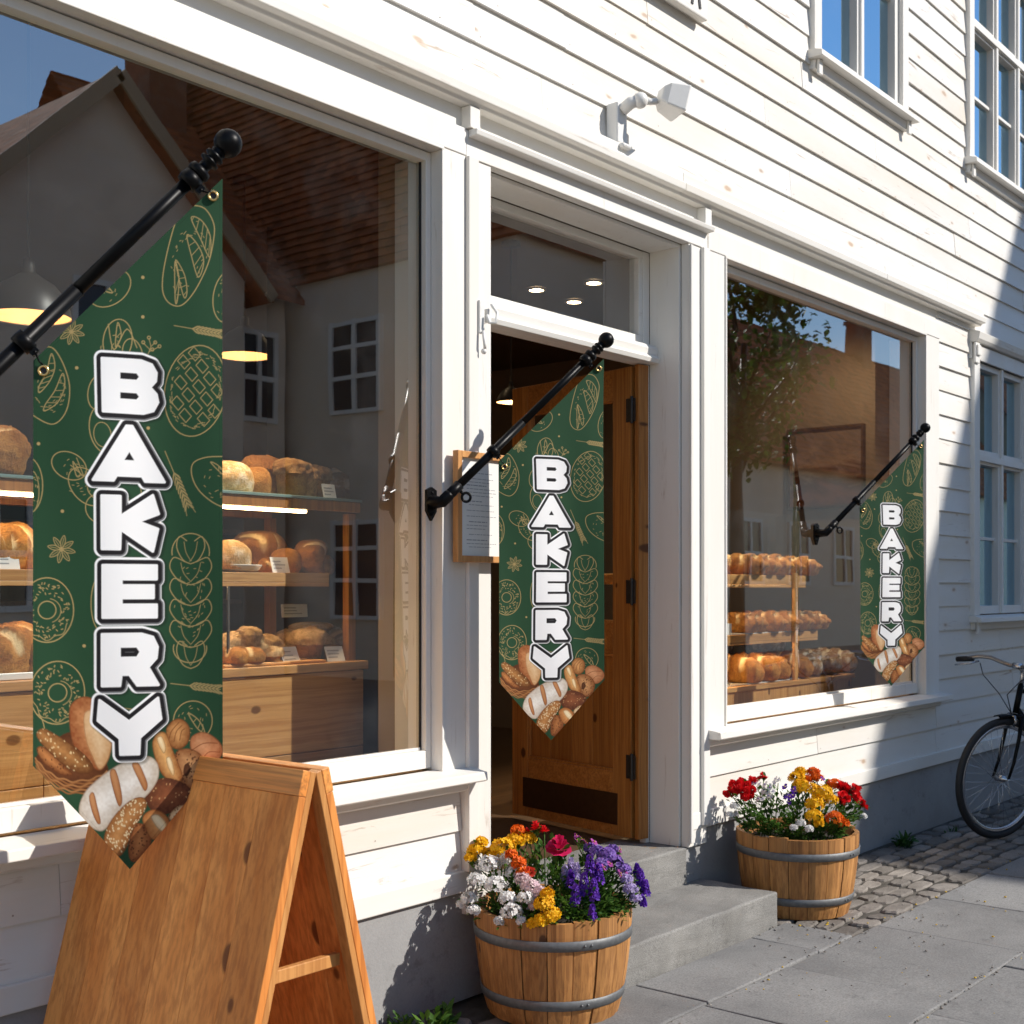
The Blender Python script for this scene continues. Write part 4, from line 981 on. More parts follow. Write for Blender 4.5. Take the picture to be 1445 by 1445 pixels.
# painted print: colours on a dense grid, drawn with distance functions
GW, S = 266, .82
nx = int(GW / S) + 1
X = np.linspace(0, 266, nx)
ytop = 520 - 270 * X / 266 - 250; ybot = 1070 + 150 * (1 - np.abs(X - 133) / 133) - 250
ny = int(970 / S) + 1
Tt = np.linspace(0, 1, ny)[:, None]
YY = ytop[None, :] + (ybot - ytop)[None, :] * Tt; XX = np.repeat(X[None, :], ny, 0)
PX = XX + 47; PY = YY + 250                                 # photo-drawing units of the biggest banner
rs = np.random.RandomState(5)
def vnoise(x, y, s, seed):
    r = np.random.RandomState(seed).rand(256, 256)
    u = x / s; v = y / s; i = np.floor(u).astype(int); j = np.floor(v).astype(int); fu = u - i; fv = v - j
    fu = fu * fu * (3 - 2 * fu); fv = fv * fv * (3 - 2 * fv); i &= 255; j &= 255; a = (i + 1) & 255; b = (j + 1) & 255
    return (r[i, j] * (1 - fu) + r[a, j] * fu) * (1 - fv) + (r[i, b] * (1 - fu) + r[a, b] * fu) * fv
def srgb(*c): return np.array([((x / 255 + .055) / 1.055) ** 2.4 if x > 10 else x / 255 / 12.92 for x in c])
img = np.empty((ny, nx, 3)); img[:] = srgb(38, 74, 48)
gold = srgb(192, 164, 108)
D0 = np.full((ny, nx), 99.0)
def window(x0, x1, y0, y1):
    m = (PX >= x0) & (PX <= x1) & (PY >= y0) & (PY <= y1)
    r = np.where(m.any(1))[0]; c = np.where(m.any(0))[0]
    return (slice(r[0], r[-1] + 1), slice(c[0], c[-1] + 1)) if len(r) and len(c) else None
def seg(a, b, w=1.1):
    sl = window(min(a[0], b[0]) - 5, max(a[0], b[0]) + 5, min(a[1], b[1]) - 5, max(a[1], b[1]) + 5)
    if sl is None: return
    x = PX[sl] - a[0]; y = PY[sl] - a[1]; dx, dy = b[0] - a[0], b[1] - a[1]; q = np.clip((x * dx + y * dy) / (dx * dx + dy * dy + 1e-9), 0, 1)
    D0[sl] = np.minimum(D0[sl], np.hypot(x - q * dx, y - q * dy) - w * .38)
def line(pts, w=1.5, closed=False):
    pts = list(pts)
    if closed: pts.append(pts[0])
    for a, b in zip(pts, pts[1:]): seg(a, b, w)
def spl(pts, n=6, closed=True):                             # smooth closed outline through points
    k = len(pts); out = []
    for i in range(k if closed else k - 1):
        p = [np.array(pts[(i + j - 1) % k] if closed else pts[min(max(i + j - 1, 0), k - 1)], float) for j in range(4)]
        for j in range(n):
            t = j / n; out.append(tuple(.5 * (2 * p[1] + (p[2] - p[0]) * t + (2 * p[0] - 5 * p[1] + 4 * p[2] - p[3]) * t * t + (3 * p[1] - p[0] - 3 * p[2] + p[3]) * t ** 3)))
    if not closed: out.append(tuple(pts[-1]))
    return out
z1 = lambda L_: [(x / 3.01, y / 3.01) for x, y in L_]
z2 = lambda L_: [(x / 3.01, y / 3.01 + 480) for x, y in L_]
z3 = lambda L_: [(x / 2.979, y / 2.979 + 960) for x, y in L_]
def ell(cx, cy, rx, ry, rot=0, a0=0, a1=360, n=40):
    c, s = math.cos(R(rot)), math.sin(R(rot)); return [(cx + rx * math.cos(R(a)) * c - ry * math.sin(R(a)) * s, cy + rx * math.cos(R(a)) * s + ry * math.sin(R(a)) * c) for a in np.linspace(a0, a1, n)]
def dashes(cx, cy, rx, ry, rot, n, l=3, w=1.0, inner=.35, seed=1):
    g = random.Random(seed); c, s = math.cos(R(rot)), math.sin(R(rot))
    for i in range(n):
        a = g.uniform(0, TAU); r = g.uniform(inner, .9); x = rx * r * math.cos(a); y = ry * r * math.sin(a); t = a + math.pi / 2 + g.uniform(-.5, .5); X_ = cx + x * c - y * s; Y_ = cy + x * s + y * c
        seg((X_, Y_), (X_ + l * math.cos(t + R(rot)), Y_ + l * math.sin(t + R(rot))), w)
def slash(pts, hatch=6):
    line(spl(pts, 5), 1.5, True); k = len(pts)
    o = spl(pts, 5); m = len(o)
    for i in range(2, m // 2, max(1, m // 2 // hatch)): seg(o[i], o[(m - i + 1) % m], 1.0)
# loaf at the top
line(spl(z1([(795, 880), (862, 885), (903, 945), (903, 1015), (878, 1120), (822, 1235), (765, 1300), (715, 1298), (685, 1258), (682, 1190), (702, 1080), (735, 960), (762, 905)])), 1.7, True)
slash(z1([(805, 930), (850, 938), (888, 1000), (886, 1090), (848, 1020)])); slash(z1([(787, 1003), (832, 1040), (860, 1108), (836, 1178), (806, 1090)])); slash(z1([(738, 1112), (775, 1170), (787, 1240), (775, 1268), (752, 1190)])); slash(z1([(735, 1120), (752, 1190), (745, 1282), (736, 1280)]), 3)
dashes(264, 365, 28, 62, 18, 40, 2.6, 1.0, .5, 3)
line(ell(152, 415, 33, 22, -38), 1.6); slash(z1([(430, 1225), (468, 1265), (440, 1262)]), 3); dashes(152, 415, 30, 19, -38, 16, 3, 1, .3, 4)
line(ell(322, 415, 22, 38, 12), 1.6); dashes(316, 415, 18, 30, 12, 14, 3, 1, .3, 5)
def anise(cx, cy, r, w=1.3):
    for k in range(8):
        a = TAU * k / 8 + .2; p = (cx + r * math.cos(a), cy + r * math.sin(a)); n_ = (-math.sin(a) * r * .17, math.cos(a) * r * .17); m_ = (cx + r * .55 * math.cos(a), cy + r * .55 * math.sin(a))
        line(spl([(cx, cy), (m_[0] + n_[0], m_[1] + n_[1]), p, (m_[0] - n_[0], m_[1] - n_[1])], 4), w, True); seg((cx + r * .3 * math.cos(a), cy + r * .3 * math.sin(a)), (cx + r * .8 * math.cos(a), cy + r * .8 * math.sin(a)), 1.0)
    line(ell(cx, cy, r * .13, r * .13, n=10), 1.4)
anise(99, 478, 18); anise(85.5, 776, 19)
def wheat(a, b, n=8, sz=7):
    seg(a, b, 1.2); dx, dy = b[0] - a[0], b[1] - a[1]; Ln = math.hypot(dx, dy); dx /= Ln; dy /= Ln
    for i in range(n):
        q = .38 + .6 * i / n
        for s in (-1, 1):
            p = (a[0] + dx * Ln * q, a[1] + dy * Ln * q); e = (p[0] + dx * sz * 1.5 - dy * sz * .75 * s, p[1] + dy * sz * 1.5 + dx * sz * .75 * s); m_ = ((p[0] + e[0]) / 2 - dy * 1.8 * s + dx, (p[1] + e[1]) / 2 + dx * 1.8 * s + dy)
            line([p, m_, e], 1.4); seg(p, e, 1.2)
            if i > n - 4: seg(e, (e[0] + dx * 7 - dy * 1.5 * s, e[1] + dy * 7 + dx * 1.5 * s), .9)
wheat((243, 461), (312, 469)); wheat((230, 637), (264, 716)); wheat((238, 963), (310, 972)); wheat((136, 1107), (160, 1135), 6, 6)
def braid(cx, y0, y1, w, n, tilt=0):
    h = (y1 - y0) / n
    for i in range(n):
        cy = y0 + h * (i + .6); sx = w * (.62 if i in (0, n - 1) else .92) * .5
        for s in (-1, 1):
            o = cx + tilt * (cy - y0)
            line(spl([(o, cy + h * .75), (o + s * sx * .6, cy + h * .55), (o + s * sx * 1.05, cy - h * .05), (o + s * sx * .85, cy - h * .55), (o + s * sx * .3, cy - h * .35)], 5, False), 1.5)
            line(spl([(o, cy + h * .6), (o + s * sx * .35, cy + h * .2), (o + s * sx * .5, cy - h * .3)], 4, False), 1.0)
    dashes(cx + tilt * (y1 - y0) / 2, (y0 + y1) / 2, w * .45, (y1 - y0) * .45, 0, int(n * 9), 3, 1, .2, 8 + n)
braid(267, 755, 932, 62, 6); line(ell(267, 778, 27, 26, 0, 170, 372), 1.6); line(ell(266, 914, 24, 20, 0, -10, 195), 1.6)
line(ell(163, 487, 20, 30, 10), 1.6); line(ell(146, 610, 22, 34, -8), 1.6); line(ell(142, 618, 12, 17, -8), 1.2); line(spl([(150, 465), (158, 500), (176, 470), (190, 495)], 5, False), 1.5); line(ell(136, 560, 14, 24, 10), 1.5); line(ell(184, 505, 14, 22, -10), 1.5)
slash([(163, 462), (168, 480), (160, 496)], 3); dashes(160, 500, 24, 40, 0, 20, 3, 1, .2, 9)
for p in ((199, 487), (207, 480), (216, 486), (222, 491), (212, 496)): line(ell(p[0], p[1], 2.2, 2.2, n=8), 1.4)
line([(205, 505), (210, 492), (216, 486)], 1.1); seg((210, 492), (207, 481), 1.1); seg((208, 499), (221, 492), 1.1); seg((209, 497), (199, 488), 1.1)
# round bread with a cut lattice
line(ell(274, 551, 44, 65, 12), 1.7); dashes(274, 551, 42, 62, 12, 90, 4, 1.0, .78, 10)
for i in range(-2, 3):
    for j in range(-2, 3):
        cx = 279 + i * 15.5 + j * 11; cy = 545 - i * 12 + j * 17
        if ((cx - 276) / 34) ** 2 + ((cy - 550) / 52) ** 2 < 1: line([(cx - 9, cy - 1), (cx - 1, cy - 10), (cx + 9, cy + 1), (cx + 1, cy + 10)], 1.3, True)
# left split loaf
line(spl(z2([(205, 60), (255, 110), (290, 215), (278, 320), (225, 378), (150, 350), (100, 300), (90, 200), (130, 110)])), 1.7, True); slash(z2([(215, 88), (230, 140), (210, 200), (168, 250), (165, 225), (195, 165)])); slash(z2([(262, 168), (270, 225), (240, 290), (188, 325), (190, 300), (230, 240)])); dashes(72, 555, 24, 42, 10, 30, 3, 1, .5, 12)
line(spl(z2([(945, 490), (870, 495), (815, 520), (808, 570), (835, 630), (890, 680), (950, 710)]), 6, False), 1.7); slash(z2([(890, 515), (925, 530), (960, 570), (935, 560)]), 3); dashes(300, 680, 26, 30, 0, 16, 3, 1, .3, 13)
# twin rolls at left
line(ell(96, 662, 25, 18, 25), 1.6); line(ell(120, 690, 30, 20, 48), 1.6); line(ell(140, 720, 22, 20, 30), 1.5); line(z2([(320, 515), (350, 590), (295, 545)]), 1.3); slash(z2([(305, 530), (335, 580), (320, 590)]), 3); dashes(105, 675, 40, 24, 40, 22, 3, 1, .2, 14)
line(ell(150, 700, 30, 14, 20), 1.4); line(ell(178, 690, 24, 16, 60), 1.4)
line(ell(40, 690, 20, 38, 0), 1.6); line(ell(45, 698, 10, 28, 0, -90, 90), 1.3); dashes(48, 690, 12, 26, 0, 12, 3, 1, .2, 15)
# doughnuts
def donut(cx, cy, rx, ry, h, seed):
    line(ell(cx, cy, rx, ry), 1.8); line(ell(cx, cy, h, h), 1.7); line(ell(cx + 1.5, cy + 1, h + 5, h + 4.5, 0, -80, 70), 1.2)
    line([(cx + rx * (.9 + .045 * math.sin(a * 9)) * math.cos(a), cy + ry * (.9 + .045 * math.sin(a * 9)) * math.sin(a)) for a in np.linspace(.5, 2.9, 50)], 1.3)
    g = random.Random(seed)
    for i in range(90):
        a = g.uniform(0, TAU); r = g.uniform((h + 7) / rx, .86); t = g.uniform(0, TAU); x = cx + rx * r * math.cos(a); y = cy + ry * r * math.sin(a); seg((x, y), (x + 2.4 * math.cos(t), y + 2.4 * math.sin(t)), 1.5)
donut(66, 859, 36, 44, 12, 21); donut(80, 972, 37, 43, 12.5, 22)
line(ell(140, 850, 14, 38, 0, 90, 270), 1.5)
line(ell(270, 1016, 28, 28, 20), 1.6); slash(z3([(785, 135), (830, 165), (855, 215), (825, 200)]), 4); dashes(270, 1016, 25, 25, 0, 24, 3, 1, .4, 23)
line(ell(180, 985, 40, 12, 10, 0, 180), 1.5); line(ell(52, 1040, 12, 40, 0, -80, 60), 1.4)
for p in z2([(320, 143), (620, 378), (163, 460), (261, 735), (350, 1290)]) + z1([(597, 1195), (597, 1360)]): seg(p, (p[0] + .1, p[1]), 6.0)
aa = np.clip(.5 - D0 / .9, 0, 1)[..., None]; img = img * (1 - aa * .92) + gold * aa * .92

# printed still life of loaves at the tip
def put(mask, col): 
    global img
    img = img * (1 - mask[..., None]) + col * mask[..., None]
def loaf(pts, c_edge, c_mid, seeds=0, rough=.25, seedc=(235, 205, 150), outline=(92, 48, 20), seed=1, light=(-.4, -.5)):
    o = spl(pts, 6); cx = sum(p[0] for p in o) / len(o); cy = sum(p[1] for p in o) / len(o)
    sd = np.full(PX.shape, 1e3); ins = np.zeros(PX.shape, bool)
    for (ax_, ay_), (bx_, by_) in zip(o, o[1:] + o[:1]):
        x = PX - ax_; y = PY - ay_; dx, dy = bx_ - ax_, by_ - ay_; q = np.clip((x * dx + y * dy) / (dx * dx + dy * dy + 1e-9), 0, 1); sd = np.minimum(sd, np.hypot(x - q * dx, y - q * dy))
        cr = ((ay_ > PY) != (by_ > PY)); ins ^= cr & (PX < (bx_ - ax_) * (PY - ay_) / ((by_ - ay_) if by_ != ay_ else 1e-9) + ax_)
    d = np.where(ins, -sd, sd); ext = max(1.0, float((-d).max()))
    f = np.clip(-d / ext, 0, 1); f = f + .25 * ((PX - cx) * light[0] + (PY - cy) * light[1]) / ext * .5 + rough * (vnoise(PX, PY, 3, seed) - .5) + rough * .6 * (vnoise(PX, PY, 9, seed + 1) - .5)
    f = np.clip(f, 0, 1)[..., None]; col = srgb(*c_edge) * (1 - f) + srgb(*c_mid) * f
    if seeds:
        g = random.Random(seed); m = np.zeros(PX.shape)
        xs_ = [p[0] for p in o]; ys_ = [p[1] for p in o]
        for i in range(seeds):
            sx, sy = g.uniform(min(xs_), max(xs_)), g.uniform(min(ys_), max(ys_)); m = np.maximum(m, (np.hypot((PX - sx), (PY - sy) * .8) < 1.1).astype(float) * .85)
        m = m[..., None]; col = col * (1 - m) + srgb(*seedc) * m
    e = np.clip(1 - np.abs(d + .6) / 1.0, 0, 1)[..., None] * .75; col = col * (1 - e) + srgb(*outline) * e
    put(np.clip(.5 - d, 0, 1), col); return d
def cut(pts, c0, c1, seed=1): loaf(pts, c0, c1, 0, .2, seed=seed, outline=(130, 78, 40))
br = ((118, 62, 28), (190, 122, 66))
# basket
bo = z3([(148, 300), (165, 340), (190, 375), (240, 415), (300, 438), (370, 450), (430, 420), (450, 385), (420, 300), (300, 200), (200, 250)])
loaf(bo, (84, 44, 20), (120, 70, 36), 0, .3, seed=40)
loaf(z3([(155, 265), (175, 250), (215, 280), (275, 340), (300, 375), (250, 370), (185, 320)]), (120, 66, 30), (196, 128, 72), 40, .3, (90, 48, 22), seed=41)
loaf(z3([(285, 110), (310, 68), (355, 55), (400, 80), (440, 150), (462, 230), (450, 310), (415, 362), (370, 340), (320, 290), (292, 215)]), (150, 82, 42), (206, 140, 88), 0, .5, seed=42)
loaf(z3([(345, 130), (385, 110), (430, 150), (460, 230), (448, 312), (410, 358), (378, 300), (352, 230)]), (214, 164, 112), (240, 206, 160), 0, .4, seed=43, outline=(150, 90, 50))
loaf(z3([(155, 195), (180, 178), (230, 205), (310, 260), (375, 325), (380, 365), (330, 372), (265, 335), (190, 260), (160, 220)]), (112, 66, 30), (184, 128, 72), 90, .35, seed=44)
rim = spl(z3([(150, 300), (185, 345), (240, 385), (310, 405), (390, 395), (440, 372)]), 8, False)
for k in range(6):
    D0[:] = 99.0
    line([(x + 0.0 * k, y + k * 3.3 - 1 + 1.3 * math.sin(i * .9 + k * 1.6)) for i, (x, y) in enumerate(rim)][k // 2: len(rim) - k], 2.6)
    a_ = np.clip(.5 - D0, 0, 1)[..., None]; cw = srgb(*((178, 122, 72), (150, 96, 52))[k % 2]); img = img * (1 - a_) + cw * a_
# right hand side
loaf(z3([(690, 200), (715, 165), (755, 158), (790, 195), (785, 255), (745, 285), (705, 265)]), (140, 84, 40), (220, 160, 98), 0, .25, seed=45)
for q in (0, 1, 2): 
    D0[:] = 99.0; line(spl(z3([(700 + q * 24, 255 - q * 4), (712 + q * 22, 210), (745 + q * 12, 172 + q * 14)]), 5, False), 1.4); a_ = np.clip(.5 - D0, 0, 1)[..., None]; img = img * (1 - a_) + srgb(120, 66, 28) * a_
loaf(z3([(795, 240), (835, 215), (880, 225), (925, 265), (930, 310), (890, 352), (845, 350), (800, 300)]), (176, 108, 66), (226, 164, 116), 0, .3, seed=46)
D0[:] = 99.0; line(spl(z3([(800, 290), (850, 262), (910, 262)]), 5, False), 1.5); line(spl(z3([(835, 345), (870, 300), (920, 300)]), 5, False), 1.3); a_ = np.clip(.5 - D0, 0, 1)[..., None]; img = img * (1 - a_) + srgb(140, 76, 40) * a_
loaf(z3([(730, 300), (775, 282), (830, 300), (862, 350), (855, 410), (810, 455), (765, 440), (735, 380)]), (140, 82, 42), (214, 158, 104), 70, .25, (84, 44, 22), seed=47)
loaf(z3([(768, 352), (786, 345), (795, 370), (780, 398), (764, 388)]), (70, 38, 18), (96, 56, 30), 0, .1, seed=48)
loaf(z3([(632, 250), (655, 212), (690, 218), (720, 290), (758, 385), (752, 425), (715, 420), (672, 385), (642, 315)]), (160, 98, 48), (232, 176, 108), 0, .25, seed=49)
cut(z3([(650, 235), (672, 228), (690, 275), (680, 300), (660, 270)]), (226, 182, 120), (246, 222, 176), 50); cut(z3([(690, 320), (710, 318), (726, 375), (718, 395), (698, 360)]), (226, 182, 120), (246, 222, 176), 51)
loaf(z3([(600, 480), (640, 415), (700, 402), (770, 430), (800, 470), (770, 520), (700, 550), (640, 545)]), (88, 46, 26), (146, 84, 50), 30, .35, (200, 150, 100), seed=52)
loaf(z3([(325, 530), (345, 455), (405, 395), (480, 345), (560, 310), (620, 310), (655, 345), (655, 405), (610, 470), (540, 520), (470, 570), (420, 612), (370, 590)]), (206, 190, 170), (252, 246, 236), 0, .35, seed=53, outline=(160, 128, 98))
for q in ([(452, 372), (475, 360), (495, 420), (505, 490), (490, 512), (468, 450)], [(366, 468), (385, 452), (402, 515), (415, 575), (400, 580), (378, 530)], [(545, 340), (572, 335), (598, 385), (612, 430), (598, 452), (570, 400)]): cut(z3(q), (172, 108, 62), (206, 146, 96), 54)
loaf(z3([(428, 655), (440, 600), (480, 540), (540, 488), (590, 478), (608, 510), (585, 560), (545, 620), (525, 680), (490, 720), (450, 690)]), (150, 92, 46), (206, 146, 86), 170, .3, (246, 226, 180), seed=55)
loaf(z3([(530, 680), (545, 620), (570, 585), (605, 600), (628, 650), (610, 700), (560, 745), (535, 730)]), (130, 70, 34), (196, 128, 74), 40, .3, (84, 42, 20), seed=56)
loaf(z3([(590, 560), (625, 532), (670, 540), (705, 580), (700, 620), (660, 655), (625, 650), (600, 605)]), (166, 98, 48), (222, 158, 94), 0, .25, seed=57)
cut(z3([(625, 560), (655, 552), (690, 590), (680, 625), (650, 605)]), (232, 200, 146), (248, 230, 190), 58)
loaf(z3([(700, 560), (735, 525), (770, 520), (760, 560), (720, 585)]), (190, 150, 104), (232, 204, 160), 30, .3, (110, 66, 34), seed=59)

# lettering: white face, black outline, white halo and a soft printed edge
polys = {'B': ([z2([(425, 98), (590, 98), (635, 112), (655, 145), (652, 180), (628, 207), (655, 235), (662, 268), (642, 305), (600, 318), (430, 318)])], [z2([(502, 153), (570, 153), (580, 166), (570, 179), (502, 179)]), z2([(502, 236), (570, 236), (580, 249), (570, 261), (502, 261)])]),
 'A': ([z2([(528, 374), (552, 374), (690, 603), (607, 603), (594, 581), (486, 581), (473, 603), (388, 603)])], [z2([(540, 483), (520, 516), (560, 516)])]),
 'K': ([z2([(424, 668), (502, 668), (502, 752), (640, 660), (665, 738), (577, 772), (662, 802), (640, 896), (503, 806), (500, 888), (425, 888)])], []),
 'E': ([z2([(428, 956), (656, 956), (656, 1013), (506, 1013), (506, 1040), (643, 1040), (643, 1092), (506, 1092), (506, 1121), (656, 1121), (656, 1173), (428, 1173)])], []),
 'R': ([z2([(425, 1243), (592, 1243), (640, 1257), (660, 1298), (655, 1345), (620, 1383), (664, 1458), (574, 1458), (540, 1412), (506, 1412), (500, 1458), (425, 1458)])], [z2([(504, 1300), (570, 1300), (582, 1318), (570, 1337), (504, 1337)])]),
 'Y': ([z3([(410, 72), (533, 163), (655, 68), (668, 155), (578, 230), (575, 298), (497, 298), (495, 232), (403, 155)])], [])}
dl = np.full(PX.shape, 99.0); ds = np.full(PX.shape, 99.0)
def polyd(p, x, y):
    sd = np.full(x.shape, 1e3); ins = np.zeros(x.shape, bool)
    for (a0, b0), (a1, b1) in zip(p, p[1:] + p[:1]):
        dx, dy = a1 - a0, b1 - b0; q = np.clip(((x - a0) * dx + (y - b0) * dy) / (dx * dx + dy * dy), 0, 1); sd = np.minimum(sd, np.hypot(x - a0 - q * dx, y - b0 - q * dy))
        ins ^= ((b0 > y) != (b1 > y)) & (x < (a1 - a0) * (y - b0) / ((b1 - b0) if b1 != b0 else 1e-9) + a0)
    return np.where(ins, -sd, sd)
for L_, (outs, hs) in polys.items():
    sl = window(100, 262, outs[0][0][1] - 60, max(p[1] for p in outs[0]) + 60)
    for acc, ox in ((dl, 0), (ds, 2.4)):
        d = polyd(outs[0], PX[sl] - ox, PY[sl] - ox * .6) - 1.0
        for h in hs: d = np.maximum(d, -polyd(h, PX[sl] - ox, PY[sl] - ox * .6) + 1.0)
        acc[sl] = np.minimum(acc[sl], d)
cov = lambda d, l: np.clip(.5 - (d - l) / .9, 0, 1)
put(np.clip(1 - (ds - 10.5) / 3.0, 0, 1) * .5, srgb(20, 34, 24)); put(cov(dl, 10.2), srgb(255, 255, 255)); put(cov(ds, 8.0) * cov(dl, 9.2), srgb(120, 120, 122)); put(cov(dl, 6.9), srgb(30, 27, 30)); put(cov(dl, 0.9), srgb(255, 255, 255))
hem = np.minimum(XX, 266 - XX); hem = np.minimum(hem, np.minimum((YY - ytop[None, :]) * .7, (ybot[None, :] - YY) * .67))
st_ = np.clip(1 - np.abs(hem - 4.2) / .7, 0, 1) * ((XX + YY) % 5 < 3.2); img = img * (1 - .35 * st_[..., None])
img = np.clip(img, 0, 1) * .95
del D0, dl, ds

def bent(x, zz): return .006 * math.sin(x / 266 * 5.0 + zz / 300) + .003 * math.sin(x / 266 * 11 - zz / 170)
bx_ = (XX * K); bz_ = -(YY - 270) * K                        # origin: upper left corner of the cloth
rip = (.010 * np.sin(XX / 266 * 4.4 + YY / 330) + .004 * np.sin(XX / 266 * 10 - YY / 210)) * np.clip((YY - ytop[None, :]) / 200, 0, 1)
co = np.stack([bx_, -rip, bz_], -1).reshape(-1, 3)
ii = np.arange(ny * nx).reshape(ny, nx); q = np.stack([ii[:-1, :-1], ii[1:, :-1], ii[1:, 1:], ii[:-1, 1:]], -1).reshape(-1, 4)
me = bpy.data.meshes.new('banner_cloth'); nf = len(q)
me.vertices.add(len(co)); me.vertices.foreach_set('co', co.astype(np.float32).ravel())
me.loops.add(nf * 4); me.loops.foreach_set('vertex_index', q.astype(np.int32).ravel())
me.polygons.add(nf); me.polygons.foreach_set('loop_start', np.arange(0, nf * 4, 4, dtype=np.int32))
me.polygons.foreach_set('use_smooth', np.ones(nf, bool))
me.update(calc_edges=True); me.validate()
at_ = me.color_attributes.new('print', 'FLOAT_COLOR', 'POINT'); at_.data.foreach_set('color', np.concatenate([img.reshape(-1, 3), np.ones((ny * nx, 1))], 1).astype(np.float32).ravel())
kk = NT('printed_cloth'); ca = kk.n('Attribute', attribute_name='print').outputs['Color']
wv = kk.noise(kk.coords((900, 900, 900)), 1, 2)
pb = kk.n('BsdfPrincipled', {'Base Color': ca, 'Roughness': .7, 'Specular IOR Level': .25, 'Normal': kk.bump(wv, .15, .0005)}); tl = kk.n('BsdfTranslucent', {'Color': ca})
mx = kk.n('MixShader', {0: .12, 1: pb.outputs[0], 2: tl.outputs[0]}); kk.t.links.new(mx.outputs[0], kk.out.inputs[0]); me.materials.append(kk.mat)

def flag(origin, scale, ext, lab_b, lab_p, hx=1.0):
    # everything is laid out in banner units: a along the wall-outward direction, h up; origin = upper left corner of the cloth
    def W(a, h, n=0.0): return origin + (fd * a * hx + Vector((0, 0, 1)) * h) * K * scale + fnrm * n * K * scale
    k = K * scale
    b = thing('banner', lab_b, 'banner', tuple(origin), 'green printed banners hanging from the wall poles')
    b.scale = (scale * hx, scale, scale); b.rotation_euler = (0, 0, -AX)
    o = bpy.data.objects.new('cloth', me); COL.objects.link(o); o.parent = b
    for a, h in ((14, -13), (252, 254 - 10)):                # brass eyelets, modelled in the cloth's own frame
        mb = MB(); mb.tube([(a * K + 6.2 * K * math.cos(TAU * i / 20), -.0035, h * K + 6.2 * K * math.sin(TAU * i / 20)) for i in range(20)], 2.2 * K, 6, closed=True)
        mb.lathe([(.01 * K, 0), (5.2 * K, 0)], 14, (a * K, -.0025, h * K), (0, -1, 0), mi=1)
        vs = [(x + origin.x, y + origin.y, z + origin.z) for x, y, z in mb.v]; mb.v = vs; mb.build('eyelet', [M['brass'], M['ink_black']], b)
    # pole: passes a = 0 at h = 34 and runs at 45 degrees
    p = W(-137 - ext, 38 - (137 + ext) * SL)
    t = thing('flagpole', lab_p, 'flagpole', tuple(p), 'black flagpoles on the shop front')
    def A(a, h=0, n=0): return W(a, 38 + a * SL + h, n)       # along the pole axis
    dirp = (A(100) - A(0)).normalized(); upp = dirp.cross(fnrm).normalized()
    if upp.z < 0: upp = -upp
    mb = MB(); mb.tube([A(-132 - ext), A(60)], 10.5 * k, 14); mb.tube([A(60), A(230)], 9.3 * k, 14); mb.build('pole', M['black_metal'], t)
    mb = MB(); L0 = A(229)
    prof = [(9.5, -4), (15, -3), (16.5, 4), (15, 11), (9, 12), (8, 26), (14, 28), (14.5, 32), (9, 35), (9, 38), (14, 41), (14, 45), (9, 48), (11.5, 53), (9, 57), (9, 60)]
    mb.lathe([(r * k, z * .82 * k) for r, z in prof], 20, L0, dirp); c = L0 + dirp * 63 * k; mb.sphere(c, 20 * k, 20, 12); mb.build('finial', M['black_metal'], t)
    for a in (-13, 219):                                     # clamp rings with the banner clips
        mb = MB(); q = A(a); mb.lathe([(10, -9), (15, -9), (16, 0), (15, 9), (10, 9)], 18, (0, 0, 0), (0, 0, 1)); mb.v = []; mb.f = []; mb.m = []; mb.s = []
        mb.lathe([(10 * k, -9 * k), (15 * k, -9 * k), (16 * k, 0), (15 * k, 9 * k), (10 * k, 9 * k)], 18, q, dirp)
        mb.obox(q - upp * 17 * k, dirp * 6 * k, fnrm * 4 * k, upp * 5 * k); mb.tube([q - upp * 20 * k - fnrm * 5 * k, q - upp * 20 * k + fnrm * 5 * k], 2.4 * k, 8)
        e = W(14, -13, 3) if a < 0 else W(252, 244, 3)
        mb.tube([q - upp * 20 * k, (q - upp * 20 * k).lerp(e, .5) + fnrm * 3 * k, e + Vector((0, 0, 6 * k))], 1.2 * k, 6)
        mb.build('clip_ring', M['black_metal'], t)
    # wall bracket: plate against the wall, socket, wing bolt
    bp = A(-137 - ext); mb = MB(); wy = Vector((0, -1, 0)); px_ = Vector((1, 0, 0))
    hexp = [(-17, 30), (0, 38), (17, 30), (17, -22), (0, -46), (-17, -22)]
    back = bp - wy * .062
    mb.poly([back + px_ * a * k + Vector((0, 0, h * k)) for a, h in hexp], 9 * k, wy)
    mb.tube([back + wy * 4 * k, bp - wy * .02, bp, bp + dirp * 22 * k, bp + dirp * 30 * k], [19 * k, 15 * k, 15 * k, 15 * k, 13 * k], 14); mb.tube([bp + dirp * 10 * k, bp + dirp * 62 * k], 13.5 * k, 14)
    for h in (24, -30): mb.sphere(back + Vector((0, 0, h * k)) + wy * 9 * k, 4 * k, 8, 5)
    br_ = mb.build('bracket', M['black_metal'], t, 0)
    mb = MB(); q = bp + dirp * 52 * k - upp * 13 * k; mb.tube([q, q - upp * 10 * k], 4 * k, 8); c = q - upp * 21 * k
    mb.tube([c + (dirp * math.cos(TAU * i / 16) + upp * math.sin(TAU * i / 16)) * 11 * k for i in range(16)], 3.6 * k, 8, closed=True); mb.build('thumb_screw', M['black_metal'], br_)
def place(px, py, yb, scale, hx=1.0):                                # bracket seen at px, py on the plane yb -> cloth corner
    bpos = P(px, py, yb); return bpos - (fd * -137 * hx + Vector((0, 0, 38 - 137 * SL))) * K * scale
o2 = place(624, 708, -.100, 1.0, 1.05); o3 = place(1165, 752, -.018, .985, 1.08); o1 = at(47, 509, 3.05)
